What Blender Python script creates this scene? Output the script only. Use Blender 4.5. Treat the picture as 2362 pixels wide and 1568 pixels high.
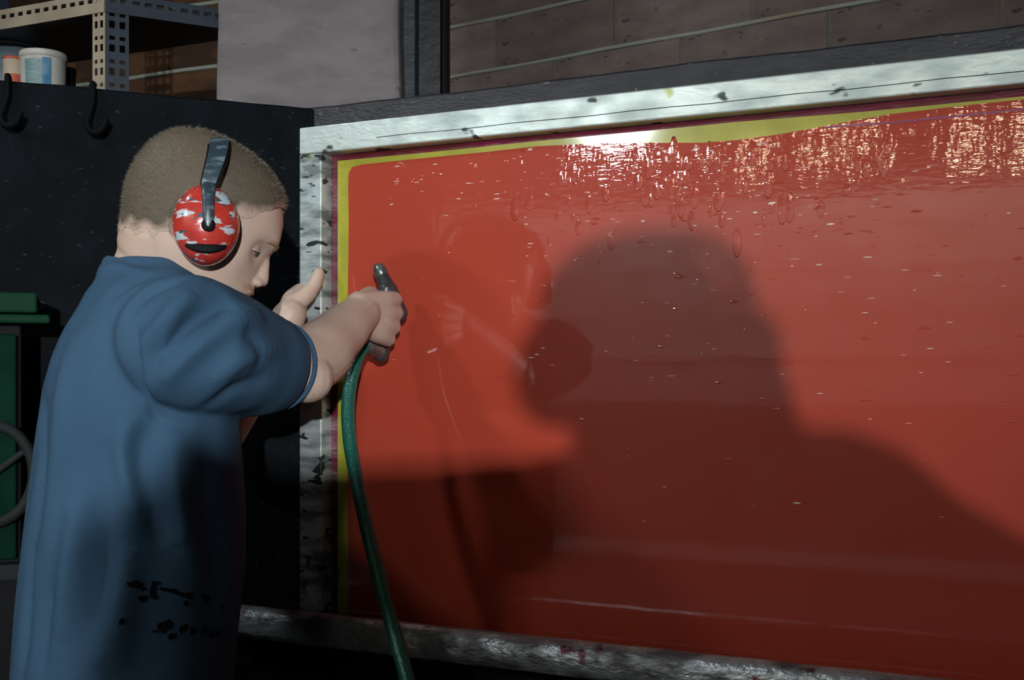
import bpy, bmesh, math, random
import numpy as np
from mathutils import Vector, Matrix
from mathutils.bvhtree import BVHTree

random.seed(7); rng = np.random.default_rng(7)
for o in list(bpy.data.objects): bpy.data.objects.remove(o)
scene = bpy.context.scene
COL = scene.collection

# ------------------------------------------------------------------ camera, world, exposure
FPX, CX, HZ, CAMH = 2600.0, 1181.0, 865.0, 1.35      # focal length (pixels), image centre, horizon row, camera height
cam_d = bpy.data.cameras.new('camera'); cam = bpy.data.objects.new('camera', cam_d); COL.objects.link(cam)
cam.location = (0, 0, CAMH); cam.rotation_euler = (math.pi/2, 0, 0)
cam_d.sensor_width = 36.0; cam_d.lens = 36.0*FPX/2362.0; cam_d.shift_y = (HZ-784.0)/2362.0
cam_d.clip_start = 0.02; cam_d.clip_end = 60
scene.camera = cam
world = bpy.data.worlds.new('world'); scene.world = world; world.use_nodes = True
world.node_tree.nodes['Background'].inputs[0].default_value = (0.55, 0.62, 0.75, 1)
world.node_tree.nodes['Background'].inputs[1].default_value = 0.012
vs = scene.view_settings
vs.view_transform = 'Standard'; vs.look = 'None'; vs.gamma = 1; vs.use_curve_mapping = False; vs.exposure = 0.0

# lamp strengths (the lamps themselves are built further down as fixtures)
FLOOD = 22500.0        # radiance of the added flood lamp's lens
TOPL = 122.0          # hooded ceiling lamp above the worker
WORK = 260.0          # tube work lamp behind the photographer
WARM = 36.0           # row of warm lamps
STRIP = 36.0          # added strip lamps that light the rear door
CEIL = 2.0            # added ceiling panels that light the rear of the room

# ------------------------------------------------------------------ helpers
def U(px, py, Y):                      # a point of the place seen at that pixel, at distance Y
    return np.array([(px-CX)/FPX*Y, Y, CAMH+(HZ-py)/FPX*Y])
def nrm(v):
    v = np.asarray(v, float); return v/np.linalg.norm(v)

class MB:
    def __init__(s): s.v = []; s.f = []
    def add(s, V, F):
        b = len(s.v); s.v += [tuple(map(float, p)) for p in V]; s.f += [tuple(b+i for i in q) for q in F]; return s
    def box(s, c, ax, half):           # centre, three axes, half sizes
        c = np.asarray(c, float); a, b, d = [np.asarray(x, float) for x in ax]
        V = [c+a*half[0]*i+b*half[1]*j+d*half[2]*k for i in (-1, 1) for j in (-1, 1) for k in (-1, 1)]
        return s.add(V, [(0,1,3,2),(4,6,7,5),(0,4,5,1),(2,3,7,6),(0,2,6,4),(1,5,7,3)])
    def loft(s, rings, cap=True):
        n = len(rings[0]); V = [p for r in rings for p in r]; F = []
        for i in range(len(rings)-1):
            for j in range(n):
                k = (j+1) % n
                F.append((i*n+j, i*n+k, (i+1)*n+k, (i+1)*n+j))
        b = s.add(V, F)
        base = len(s.v)-len(V)
        if cap:
            s.f.append(tuple(base+j for j in reversed(range(n))))
            s.f.append(tuple(base+(len(rings)-1)*n+j for j in range(n)))
        return s
    def limb(s, pts, rad, n=14, sub=5, flat=None, flat_axis=None, ends=True):
        P, Rr = smooth_path(pts, rad, sub)
        rings = tube_rings(P, Rr, n, flat, flat_axis, ends)
        return s.loft(rings)
    def lathe(s, c, axis, prof, n=24, sx=1.0, xa=None):
        a = nrm(axis); x = np.asarray(xa, float) if xa is not None else nrm(np.cross(a, (0.3, 0.5, 0.81)))
        x = nrm(x-a*np.dot(x, a)); y = np.cross(a, x); c = np.asarray(c, float)
        rings = [[c+a*h+(x*math.cos(t)*sx+y*math.sin(t))*max(r, 1e-5) for t in np.linspace(0, 2*math.pi, n, endpoint=False)] for r, h in prof]
        return s.loft(rings)
    def ellipsoid(s, c, ax, r, n=16, m=10):
        c = np.asarray(c, float); a, b, d = [np.asarray(q, float) for q in ax]
        rings = []
        for i in range(m+1):
            t = -math.pi/2+math.pi*i/m; cr = max(math.cos(t), 1e-3)
            rings.append([c+d*r[2]*math.sin(t)+a*r[0]*cr*math.cos(u)+b*r[1]*cr*math.sin(u) for u in np.linspace(0, 2*math.pi, n, endpoint=False)])
        return s.loft(rings)
    def mesh(s, name='mesh', smooth=False):
        m = bpy.data.meshes.new(name); m.from_pydata(s.v, [], s.f); m.update()
        bm = bmesh.new(); bm.from_mesh(m); bmesh.ops.recalc_face_normals(bm, faces=bm.faces); bm.to_mesh(m); bm.free()
        if smooth: m.polygons.foreach_set('use_smooth', [True]*len(m.polygons))
        return m

def smooth_path(pts, rad, sub):
    P = np.array(pts, float); R = np.array(rad, float); n = len(P); op = []; orr = []
    for i in range(n-1):
        p0 = P[max(i-1, 0)]; p1 = P[i]; p2 = P[i+1]; p3 = P[min(i+2, n-1)]
        for k in range(sub):
            t = k/sub
            q = 0.5*((2*p1)+(-p0+p2)*t+(2*p0-5*p1+4*p2-p3)*t*t+(-p0+3*p1-3*p2+p3)*t**3)
            op.append(q); tt = t*t*(3-2*t); orr.append(R[i]*(1-tt)+R[i+1]*tt)
    op.append(P[-1]); orr.append(R[-1])
    return np.array(op), np.array(orr)

def tube_rings(P, R, n, flat=None, flat_axis=None, ends=True):
    T = np.gradient(P, axis=0); T /= np.linalg.norm(T, axis=1)[:, None]+1e-12
    x = np.asarray(flat_axis, float) if flat_axis is not None else np.array([0.31, 0.27, 0.91])
    rings = []; ang = np.linspace(0, 2*math.pi, n, endpoint=False)
    def ring(c, t, r, x):
        x = nrm(x-t*np.dot(x, t)); y = np.cross(t, x); k = 1.0 if flat is None else flat
        return [c+x*math.cos(a)*r*k+y*math.sin(a)*r for a in ang], x
    if ends:
        for q in (0.0, 0.35, 0.7, 0.9):
            th = math.pi/2*(1-q); rr, x2 = ring(P[0]-T[0]*R[0]*math.sin(th), T[0], max(R[0]*math.cos(th), R[0]*0.08), x); rings.append(rr)
    for p, t, r in zip(P, T, R):
        rr, x = ring(p, t, r, x); rings.append(rr)
    if ends:
        for q in (0.3, 0.65, 1.0):
            th = math.pi/2*q; rr, x = ring(P[-1]+T[-1]*R[-1]*math.sin(th), T[-1], max(R[-1]*math.cos(th), R[-1]*0.08), x); rings.append(rr)
    return rings

def raw(name, mesh, mat=None):
    o = bpy.data.objects.new(name, mesh); COL.objects.link(o)
    if mat is not None and not mesh.materials: mesh.materials.append(mat)
    return o
def obj(name, mb, mat, parent=None, smooth=False, bevel=0.0):
    m = mb.mesh(name, smooth) if isinstance(mb, MB) else mb
    o = raw(name, m, mat)
    if bevel:
        b = o.modifiers.new('bevel', 'BEVEL'); b.width = bevel; b.segments = 2; b.limit_method = 'ANGLE'; b.angle_limit = math.radians(35)
    if parent is not None: attach(o, parent)
    return o
def attach(o, parent):
    o.parent = parent
    chain = Matrix.Identity(4); p = parent
    chain = world_of(parent)
    o.matrix_parent_inverse = chain.inverted()
def world_of(o):
    m = Matrix.LocRotScale(o.location, o.rotation_euler, o.scale)
    if o.parent is not None: m = world_of(o.parent) @ o.matrix_parent_inverse @ m
    return m
def thing(name, label, cat, loc=(0, 0, 0), group=None):
    o = bpy.data.objects.new(name, None); COL.objects.link(o); o.location = [float(a) for a in loc]; o.empty_display_size = 0.1
    return tag(o, label, cat, group)
def tag(o, label, cat, group=None):
    o['label'] = label; o['category'] = cat
    if group: o['group'] = group
    return o
def struct(o, label=None):
    o['kind'] = 'structure'
    if label: o['label'] = label
    return o

def remesh(mb, voxel, smooth_it=4, fac=0.5):
    m = mb.mesh('tmp'); o = bpy.data.objects.new('tmp', m); COL.objects.link(o)
    r = o.modifiers.new('r', 'REMESH'); r.mode = 'VOXEL'; r.voxel_size = voxel; r.adaptivity = 0
    if smooth_it:
        s = o.modifiers.new('s', 'SMOOTH'); s.factor = fac; s.iterations = smooth_it
    dg = bpy.context.evaluated_depsgraph_get(); dg.update()
    me = bpy.data.meshes.new_from_object(o.evaluated_get(dg))
    bpy.data.objects.remove(o); bpy.data.meshes.remove(m)
    me.polygons.foreach_set('use_smooth', [True]*len(me.polygons))
    return me
def coords(me):
    a = np.empty(len(me.vertices)*3, np.float32); me.vertices.foreach_get('co', a); return a.reshape(-1, 3).astype(float)
def normals(me):
    a = np.empty(len(me.vertices)*3, np.float32); me.vertex_normals.foreach_get('vector', a); return a.reshape(-1, 3).astype(float)
def set_coords(me, V):
    me.vertices.foreach_set('co', V.astype(np.float32).ravel()); me.update()

# ------------------------------------------------------------------ materials
def nd(t, typ, **k):
    n = t.nodes.new(typ)
    for a, b in k.items(): setattr(n, a, b)
    return n
def pmat(name, c1, c2=None, scale=6.0, stretch=(1, 1, 1), rough=0.6, rough2=None, metal=0.0, bump=0.0, bscale=40.0, bstretch=None, contrast=(0.4, 0.6),
         spec=0.5, coat=0.0, coat_rough=0.1, detail=6.0, specks=None, rand=0.0, sss=0.0, emit=None, transmission=0.0, ior=1.5, bdist=0.01, rot=(0,0,0)):
    m = bpy.data.materials.new(name); m.use_nodes = True; t = m.node_tree; b = t.nodes['Principled BSDF']; L = t.links.new
    b.inputs['Base Color'].default_value = (*c1, 1); b.inputs['Roughness'].default_value = rough; b.inputs['Metallic'].default_value = metal
    b.inputs['Specular IOR Level'].default_value = spec; b.inputs['IOR'].default_value = ior
    b.inputs['Coat Weight'].default_value = coat; b.inputs['Coat Roughness'].default_value = coat_rough
    b.inputs['Transmission Weight'].default_value = transmission
    if sss:
        b.inputs['Subsurface Weight'].default_value = sss; b.inputs['Subsurface Radius'].default_value = (0.008, 0.003, 0.0015); b.inputs['Subsurface Scale'].default_value = 1.0
    if emit:
        b.inputs['Emission Color'].default_value = (*emit[0], 1); b.inputs['Emission Strength'].default_value = emit[1]
    tc = nd(t, 'ShaderNodeTexCoord')
    def noise(sc, st, det=detail):
        mp = nd(t, 'ShaderNodeMapping'); mp.inputs['Scale'].default_value = st; mp.inputs['Rotation'].default_value = rot; L(tc.outputs['Object'], mp.inputs[0])
        n = nd(t, 'ShaderNodeTexNoise'); n.inputs['Scale'].default_value = sc; n.inputs['Detail'].default_value = det; L(mp.outputs[0], n.inputs['Vector']); return n
    col = None
    if c2 is not None:
        n = noise(scale, stretch); mr = nd(t, 'ShaderNodeMapRange'); mr.inputs[1].default_value, mr.inputs[2].default_value = contrast
        L(n.outputs[0], mr.inputs[0]); mx = nd(t, 'ShaderNodeMix', data_type='RGBA'); mx.inputs[6].default_value = (*c1, 1); mx.inputs[7].default_value = (*c2, 1)
        L(mr.outputs[0], mx.inputs[0]); col = mx.outputs[2]
        if rough2 is not None:
            mf = nd(t, 'ShaderNodeMix'); mf.inputs[2].default_value = rough; mf.inputs[3].default_value = rough2; L(mr.outputs[0], mf.inputs[0]); L(mf.outputs[0], b.inputs['Roughness'])
    for sp in (specks or []):         # (colour, scale, threshold, stretch)
        n = noise(sp[1], sp[3] if len(sp) > 3 else (1, 1, 1), 2.0); mr = nd(t, 'ShaderNodeMapRange'); mr.inputs[1].default_value = sp[2]; mr.inputs[2].default_value = sp[2]+0.04
        L(n.outputs[0], mr.inputs[0]); mx = nd(t, 'ShaderNodeMix', data_type='RGBA'); mx.inputs[7].default_value = (*sp[0], 1)
        if col is None: mx.inputs[6].default_value = (*c1, 1)
        else: L(col, mx.inputs[6])
        L(mr.outputs[0], mx.inputs[0]); col = mx.outputs[2]
    if rand:
        oi = nd(t, 'ShaderNodeObjectInfo'); hs = nd(t, 'ShaderNodeHueSaturation'); mr = nd(t, 'ShaderNodeMapRange'); mr.inputs[3].default_value = 1-rand; mr.inputs[4].default_value = 1+rand
        L(oi.outputs['Random'], mr.inputs[0]); L(mr.outputs[0], hs.inputs['Value'])
        if col is None: hs.inputs['Color'].default_value = (*c1, 1)
        else: L(col, hs.inputs['Color'])
        col = hs.outputs[0]
    if col is not None: L(col, b.inputs['Base Color'])
    if bump:
        n = noise(bscale, bstretch or stretch); bp = nd(t, 'ShaderNodeBump'); bp.inputs['Strength'].default_value = bump; bp.inputs['Distance'].default_value = bdist
        L(n.outputs[0], bp.inputs['Height']); L(bp.outputs[0], b.inputs['Normal'])
        if coat: L(bp.outputs[0], b.inputs['Coat Normal'])
    return m

M = {}
M['skin'] = pmat('skin', (0.585, 0.44, 0.35), (0.52, 0.355, 0.28), 9, rough=0.5, bump=0.12, bscale=260, sss=0.12, contrast=(0.3, 0.7), bdist=0.002)
M['lip'] = pmat('lip', (0.40, 0.19, 0.15), rough=0.45)
M['shirt'] = pmat('shirt_cotton', (0.047, 0.103, 0.170), (0.038, 0.086, 0.145), 9, rough=0.92, spec=0.15, bump=0.25, bscale=420, contrast=(0.3, 0.7), bdist=0.001)
M['ink'] = pmat('dried_ink', (0.003, 0.003, 0.004), rough=0.8, spec=0.2)
M['trouser'] = pmat('trouser_cloth', (0.018, 0.02, 0.026), (0.012, 0.013, 0.018), 12, rough=0.95, spec=0.1)
M['boot'] = pmat('boot_leather', (0.02, 0.015, 0.012), rough=0.5)
M['cup'] = pmat('ear_cup_plastic', (0.52, 0.045, 0.03), (0.42, 0.03, 0.022), 30, rough=0.2, coat=0.7, coat_rough=0.06, specks=[((0.50, 0.58, 0.62), 34, 0.565, (1, 1, 2.6)), ((0.04, 0.09, 0.12), 50, 0.61, (1, 1, 2.2)), ((0.5, 0.5, 0.12), 48, 0.70)], bump=0.08, bscale=60)
M['cup_plain'] = pmat('ear_cup_rim_plastic', (0.50, 0.03, 0.02), rough=0.2, coat=0.7, coat_rough=0.06)
M['band'] = pmat('headband_plastic', (0.03, 0.05, 0.065), (0.12, 0.18, 0.21), 45, stretch=(1, 1, 2.5), rough=0.35, contrast=(0.5, 0.62))
M['blackrub'] = pmat('black_rubber', (0.005, 0.005, 0.006), rough=0.65, spec=0.15)
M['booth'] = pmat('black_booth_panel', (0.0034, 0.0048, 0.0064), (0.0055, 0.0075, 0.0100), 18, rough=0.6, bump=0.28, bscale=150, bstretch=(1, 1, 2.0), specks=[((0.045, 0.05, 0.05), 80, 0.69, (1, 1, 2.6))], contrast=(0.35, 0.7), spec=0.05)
M['booth_back'] = pmat('grey_black_back_panel', (0.019, 0.020, 0.024), (0.030, 0.031, 0.036), 16, stretch=(1, 1, 2.5), rough=0.42, bump=0.3, bscale=90, bstretch=(1, 1, 2.5), spec=0.45, specks=[((0.13, 0.12, 0.12), 60, 0.70, (1, 1, 2.6))])  # greyer and glossier than the side panel
M['alu'] = pmat('stained_aluminium', (0.70, 0.80, 0.75), (0.46, 0.54, 0.51), 14, stretch=(1, 1, 2.0), rough=0.38, rough2=0.55, metal=0.55, bump=0.12, bscale=60, contrast=(0.42, 0.66), specks=[((0.06, 0.075, 0.075), 20, 0.66, (1, 1, 1.6)), ((0.46, 0.50, 0.16), 13, 0.735)])
M['alu_side'] = pmat('stained_aluminium_upright', (0.62, 0.70, 0.70), (0.20, 0.24, 0.235), 16, stretch=(1, 1, 3.2), rough=0.38, rough2=0.6, metal=0.55, bump=0.12, bscale=60, contrast=(0.40, 0.62), specks=[((0.03, 0.038, 0.035), 26, 0.60, (1, 1, 2.4)), ((0.34, 0.35, 0.15), 13, 0.69)])
M['ledge'] = pmat('ink_spattered_steel', (0.42, 0.48, 0.49), (0.12, 0.115, 0.125), 16, stretch=(1, 1, 2.0), rough=0.26, rough2=0.5, metal=0.55, bump=0.4, bscale=70, contrast=(0.40, 0.62), specks=[((0.13, 0.05, 0.06), 24, 0.66), ((0.42, 0.44, 0.34), 60, 0.72)])
M['yellow'] = pmat('emulsion_margin', (0.40, 0.38, 0.035), (0.34, 0.33, 0.03), 20, rough=0.35, coat=0.6, coat_rough=0.1)
M['maroon'] = pmat('bare_stained_mesh', (0.10, 0.012, 0.014), (0.16, 0.012, 0.04), 12, stretch=(1, 1, 5), rough=0.25, coat=0.6, coat_rough=0.12, bump=0.3, bscale=40)
M['purple'] = pmat('purple_ink', (0.22, 0.04, 0.12), rough=0.3, coat=0.5)
M['hose'] = pmat('green_hose', (0.012, 0.12, 0.088), (0.008, 0.085, 0.06), 300, rough=0.28, coat=0.4, coat_rough=0.15, bump=0.5, bscale=320, bdist=0.002)
M['gun'] = pmat('gun_plastic', (0.03, 0.032, 0.035), (0.05, 0.05, 0.052), 40, rough=0.35)
M['fitting'] = pmat('hose_fitting', (0.28, 0.34, 0.32), (0.14, 0.18, 0.17), 60, rough=0.3, metal=0.7)
M['pillar'] = pmat('rough_concrete', (0.185, 0.166, 0.168), (0.145, 0.128, 0.132), 7, stretch=(1, 1, 2.5), rough=0.9, bump=0.7, bscale=30, specks=[((0.12, 0.10, 0.10), 22, 0.70, (1, 1, 2.2)), ((0.32, 0.30, 0.29), 34, 0.745, (1, 1, 3))])
M['steel'] = pmat('dark_painted_steel', (0.008, 0.009, 0.011), (0.006, 0.0065, 0.008), 12, rough=0.5, bump=0.2, bscale=50)
M['steel_lit'] = pmat('lit_grey_steel', (0.028, 0.036, 0.046), (0.018, 0.023, 0.030), 12, stretch=(1, 1, 2), rough=0.5, bump=0.2, bscale=50)  # lit copy of the column steel, light put into the colour
M['block'] = pmat('brown_block', (0.20, 0.155, 0.14), (0.15, 0.11, 0.098), 11, stretch=(1, 1, 2.4), rough=0.92, bump=0.6, bscale=45, contrast=(0.35, 0.66), rand=0.12, specks=[((0.08, 0.06, 0.055), 30, 0.67, (1, 1, 2)), ((0.36, 0.34, 0.31), 50, 0.745, (1, 1, 3))])
M['joint'] = pmat('greenish_joint', (0.155, 0.150, 0.118), (0.125, 0.112, 0.090), 9, rough=0.9, bump=0.3, bscale=60)
M['mortar'] = pmat('pale_mortar', (0.32, 0.345, 0.295), (0.30, 0.25, 0.15), 3, rough=0.9, bump=0.3, bscale=80, contrast=(0.55, 0.68))
M['orange_block'] = pmat('rust_brown_block', (0.115, 0.052, 0.021), (0.05, 0.022, 0.010), 6, stretch=(1, 1, 3.0), rough=0.9, bump=0.5, bscale=40, rand=0.18)
M['shelf_lit'] = pmat('lit_shelf_steel', (0.42, 0.36, 0.26), (0.34, 0.28, 0.20), 12, rough=0.5, metal=0.2)  # lit face of the shelf steel, warm light put into the colour
M['shelf_shaded'] = pmat('shaded_shelf_steel', (0.026, 0.040, 0.056), (0.018, 0.028, 0.040), 14, rough=0.5, metal=0.2)  # same shelf steel on its dark face, shade put into the colour
M['tub_white'] = pmat('white_tub_plastic', (0.62, 0.60, 0.54), (0.52, 0.51, 0.46), 20, rough=0.5)
M['tub_lid'] = pmat('grey_lid_plastic', (0.55, 0.53, 0.47), rough=0.5)
M['tub_blue'] = pmat('blue_label', (0.03, 0.16, 0.30), (0.12, 0.25, 0.36), 40, rough=0.5)
M['tub_teal'] = pmat('teal_label', (0.22, 0.33, 0.32), (0.15, 0.25, 0.26), 60, stretch=(1, 1, 4), rough=0.5)
M['tub_red'] = pmat('red_label', (0.50, 0.10, 0.05), rough=0.5)
M['tub_cream'] = pmat('cream_tub', (0.55, 0.46, 0.34), rough=0.5)
M['tub_grey'] = pmat('bluegrey_tub', (0.26, 0.32, 0.38), (0.18, 0.23, 0.28), 15, rough=0.4)
M['green'] = pmat('green_enamel', (0.006, 0.046, 0.021), (0.005, 0.037, 0.017), 10, rough=0.6, spec=0.08, bump=0.15, bscale=50)
M['green_dark'] = pmat('dark_green_enamel', (0.002, 0.022, 0.012), (0.003, 0.030, 0.016), 10, stretch=(1, 1, 2), rough=0.7, spec=0.05, bump=0.15, bscale=50)
M['grey_rub'] = pmat('grey_rubber', (0.016, 0.020, 0.020), rough=0.7, spec=0.15)
M['floor'] = pmat('wet_concrete_floor', (0.09, 0.085, 0.08), (0.05, 0.048, 0.046), 2.5, rough=0.4, rough2=0.7, bump=0.2, bscale=20)
M['dark_wall'] = pmat('dark_plaster', (0.05, 0.047, 0.045), (0.035, 0.033, 0.032), 3, rough=0.9)
M['ceiling'] = pmat('dark_ceiling', (0.04, 0.04, 0.042), (0.03, 0.03, 0.032), 3, rough=0.9)
M['pale'] = pmat('pale_door_panel', (0.72, 0.70, 0.68), (0.50, 0.48, 0.46), 5.5, stretch=(1, 1, 2.6), rough=0.8, contrast=(0.36, 0.64), rot=(0.5, 0.4, 0))
M['pale_low'] = pmat('grey_door_panel', (0.26, 0.25, 0.245), (0.16, 0.155, 0.15), 4, rough=0.8)
M['pale_trim'] = pmat('pale_painted_trim', (0.80, 0.78, 0.76), (0.70, 0.68, 0.66), 6, rough=0.7)
M['lamp_black'] = pmat('lamp_housing', (0.02, 0.02, 0.022), rough=0.5)
M['lens'] = pmat('flood_lens', (1, 1, 1), emit=((0.93, 0.97, 1.0), FLOOD))
M['top_lens'] = pmat('high_bay_lens', (1, 1, 1), emit=((0.90, 0.96, 1.0), TOPL))
M['tube'] = pmat('work_lamp_tube', (1, 1, 1), emit=((0.92, 0.97, 1.0), WORK))
M['bulb'] = pmat('warm_bulb', (1, 1, 1), emit=((1.0, 0.80, 0.50), WARM))
M['strip'] = pmat('added_strip_diffuser', (1, 1, 1), emit=((0.97, 0.97, 1.0), STRIP))
M['ceil_light'] = pmat('ceiling_diffuser', (1, 1, 1), emit=((0.95, 0.97, 1.0), CEIL))
M['water'] = pmat('water_on_emulsion', (0.46, 0.10, 0.065), rough=0.04, spec=0.8, coat=1.0, coat_rough=0.02)
M['glint'] = pmat('painted_glint', (0.85, 0.74, 0.68), rough=0.4)  # pale colour stands in for lamp glints on the drops
M['hook_black'] = pmat('black_wire', (0.0025, 0.003, 0.0035), rough=0.7, spec=0.08)
M['hair'] = None

def emulsion_mat():
    m = bpy.data.materials.new('red_emulsion'); m.use_nodes = True; t = m.node_tree; b = t.nodes['Principled BSDF']; L = t.links.new
    tc = nd(t, 'ShaderNodeTexCoord')
    n = nd(t, 'ShaderNodeTexNoise'); n.inputs['Scale'].default_value = 5; n.inputs['Detail'].default_value = 4; L(tc.outputs['Object'], n.inputs['Vector'])
    mx = nd(t, 'ShaderNodeMix', data_type='RGBA'); mx.inputs[6].default_value = (0.43, 0.058, 0.031, 1); mx.inputs[7].default_value = (0.39, 0.050, 0.028, 1)
    L(n.outputs[0], mx.inputs[0]); L(mx.outputs[2], b.inputs['Base Color'])
    b.inputs['Roughness'].default_value = 0.40; b.inputs['Specular IOR Level'].default_value = 0.12
    b.inputs['Coat Weight'].default_value = 1.0; b.inputs['Coat IOR'].default_value = 1.6; b.inputs['Coat Roughness'].default_value = 0.035
    def wave(sc, st, s, d):
        mp = nd(t, 'ShaderNodeMapping'); mp.inputs['Scale'].default_value = st; L(tc.outputs['Object'], mp.inputs[0])
        k = nd(t, 'ShaderNodeTexNoise'); k.inputs['Scale'].default_value = sc; k.inputs['Detail'].default_value = 3; L(mp.outputs[0], k.inputs['Vector'])
        bp = nd(t, 'ShaderNodeBump'); bp.inputs['Strength'].default_value = s; bp.inputs['Distance'].default_value = d; L(k.outputs[0], bp.inputs['Height']); return bp
    b1 = wave(24, (1, 1, 0.40), 0.18, 0.004)
    b2 = wave(70, (0.5, 0.5, 2.2), 0.12, 0.002); L(b1.outputs[0], b2.inputs['Normal'])
    sx = nd(t, 'ShaderNodeSeparateXYZ'); L(tc.outputs['Object'], sx.inputs[0])
    for bq, lo, hi in ((b1, 0.022, 0.20), (b2, 0.015, 0.13)):           # the film of water is thick and rippled near the top edge only
        mr = nd(t, 'ShaderNodeMapRange', interpolation_type='SMOOTHSTEP'); mr.inputs[1].default_value = 1.57; mr.inputs[2].default_value = 1.68; mr.inputs[3].default_value = lo; mr.inputs[4].default_value = hi
        L(sx.outputs['Z'], mr.inputs[0]); L(mr.outputs[0], bq.inputs['Strength'])
    L(b2.outputs[0], b.inputs['Coat Normal'])
    return m
M['emulsion'] = emulsion_mat()

# ------------------------------------------------------------------ directions of the washout booth
D = nrm([0.908, -0.4186, 0])               # along the screen, to the right and nearer
N = nrm([-0.4186, -0.908, 0])              # out of the screen
ZU = np.array([0, 0, 1.0])
P0 = np.array([(690-CX)/FPX*2.0, 2.0, 0])  # front plane of the frame at its outer left edge
def S(px, py, off=0.0):                    # (s, z) where the ray meets the plane "off" in front of the frame's front plane
    d = np.array([(px-CX)/FPX, 1.0, (HZ-py)/FPX]); o = np.array([0, 0, CAMH])
    t = np.dot((P0+N*off-o)*[1, 1, 0], N)/np.dot(d, N)
    p = o+d*t
    return np.dot((p-P0)*[1, 1, 0], D), p[2]
def SP(s, z, off=0.0):
    return P0+D*s+N*off+ZU*z
BACK = -0.10                               # the booth's back panel
def back_at(px):
    s, _ = S(px, 800, BACK); return s
CORNER = SP(back_at(725), 0, BACK)
WL = nrm([-6589, -2600, 0]); WN = nrm([0.367, -0.93, 0])   # side panel: to the left and nearer; its normal to us
def W(t, z, off=0.0): return CORNER+WL*t+WN*off+ZU*z
TOPZ = CAMH+(HZ-248)/FPX*CORNER[1]

# mirror of the view in the screen: a point at distance dist in front of the screen
def mirror(px, py, dist):
    s, z = S(px, py, -0.03); p = SP(s, z, -0.03); d = p-np.array([0, 0, CAMH]); r = d-2*np.dot(d, N)*N
    return p+r*(dist/np.dot(r, N))

# ------------------------------------------------------------------ room shell
HC = 3.3
mb = MB().box((0, -0.6, -0.05), ((1, 0, 0), (0, 1, 0), (0, 0, 1)), (6.4, 6.6, 0.05)); struct(obj('floor', mb, M['floor']), 'dark wet concrete floor of the workshop')
mb = MB().box((0, -0.6, HC+0.05), ((1, 0, 0), (0, 1, 0), (0, 0, 1)), (6.4, 6.6, 0.05)); struct(obj('ceiling', mb, M['ceiling']), 'dark workshop ceiling')

# block wall behind the booth, on the right
BD = nrm([0.832, -0.5546, 0]); BN = nrm([-0.5546, -0.832, 0])
B0 = np.array([(1030-CX)/FPX*3.4, 3.4, 0])
def BW(s, z, off=0.0): return B0+BD*s+BN*off+ZU*z
mb = MB().box(BW(1.1, HC/2, -0.0725), (BD, BN, ZU), (1.75, 0.06, HC/2)); wall_back = struct(obj('wall_back', mb, M['joint']), 'brown block wall above the booth')
CH, BL = 0.150, 0.395
zline = CAMH+(HZ-178)/FPX*3.4              # the course line that shows at row 178
bm0 = MB().box((0, 0, 0), (BD, BN, ZU), (BL/2-0.005, 0.045, CH/2-0.006)).mesh('block')
bm0.materials.append(M['block'])
s_joint = 0.177                            # a vertical joint of the upper course (column 1145)
k = 0
for ci in range(-6, 6):
    zc = zline+CH*(ci+0.5)
    for bi in range(-3, 8):
        s = s_joint+BL*(bi+0.5)+(BL/2 if ci % 2 else 0.0)
        if s-BL/2 < -0.62 or s+BL/2 > 2.83: continue
        o = raw('block', bm0); o.location = BW(s, zc, -0.055+random.uniform(-0.0015, 0.0015)); attach(o, wall_back)
for ci in range(-6, 7):
    z = zline+CH*ci
    p = [BW(-0.62+3.45*q/24, z+0.0015*math.sin(q*1.7+ci), -0.009) for q in range(25)]
    obj('mortar_bead', MB().limb(p, [0.0058]*25, n=8, sub=1), M['mortar'], wall_back, smooth=True)

# rust-brown block wall behind the shelf, on the left (parallel to the screen)
LW0 = np.array([(500-CX)/FPX*3.5, 3.5, 0])
mb = MB().box(LW0+D*-0.9+N*-0.07+ZU*HC/2, (D, N, ZU), (1.25, 0.05, HC/2)); wall_left = struct(obj('wall_left', mb, M['orange_block']), 'rust brown block wall behind the shelf unit')
ob = MB().box((0, 0, 0), (D, N, ZU), (0.20-0.005, 0.03, 0.10-0.006)).mesh('block'); ob.materials.append(M['orange_block'])
zl = CAMH+(HZ-160)/FPX*3.56
for ci in range(-4, 4):
    for bi in range(-5, 1):
        s = 0.4*bi+(0.2 if ci % 2 else 0.0)
        o = raw('block', ob); o.location = LW0+D*s+N*-0.045+ZU*(zl+0.2*(ci+0.5)); attach(o, wall_left)
for ci in range(-4, 5):
    p = [LW0+D*(-2.1+2.4*q/16)+N*-0.014+ZU*(zl+0.2*ci+0.0015*math.sin(q*2.1)) for q in range(17)]
    obj('mortar_bead', MB().limb(p, [0.0065]*17, n=8, sub=1), M['mortar'], wall_left, smooth=True)

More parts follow.
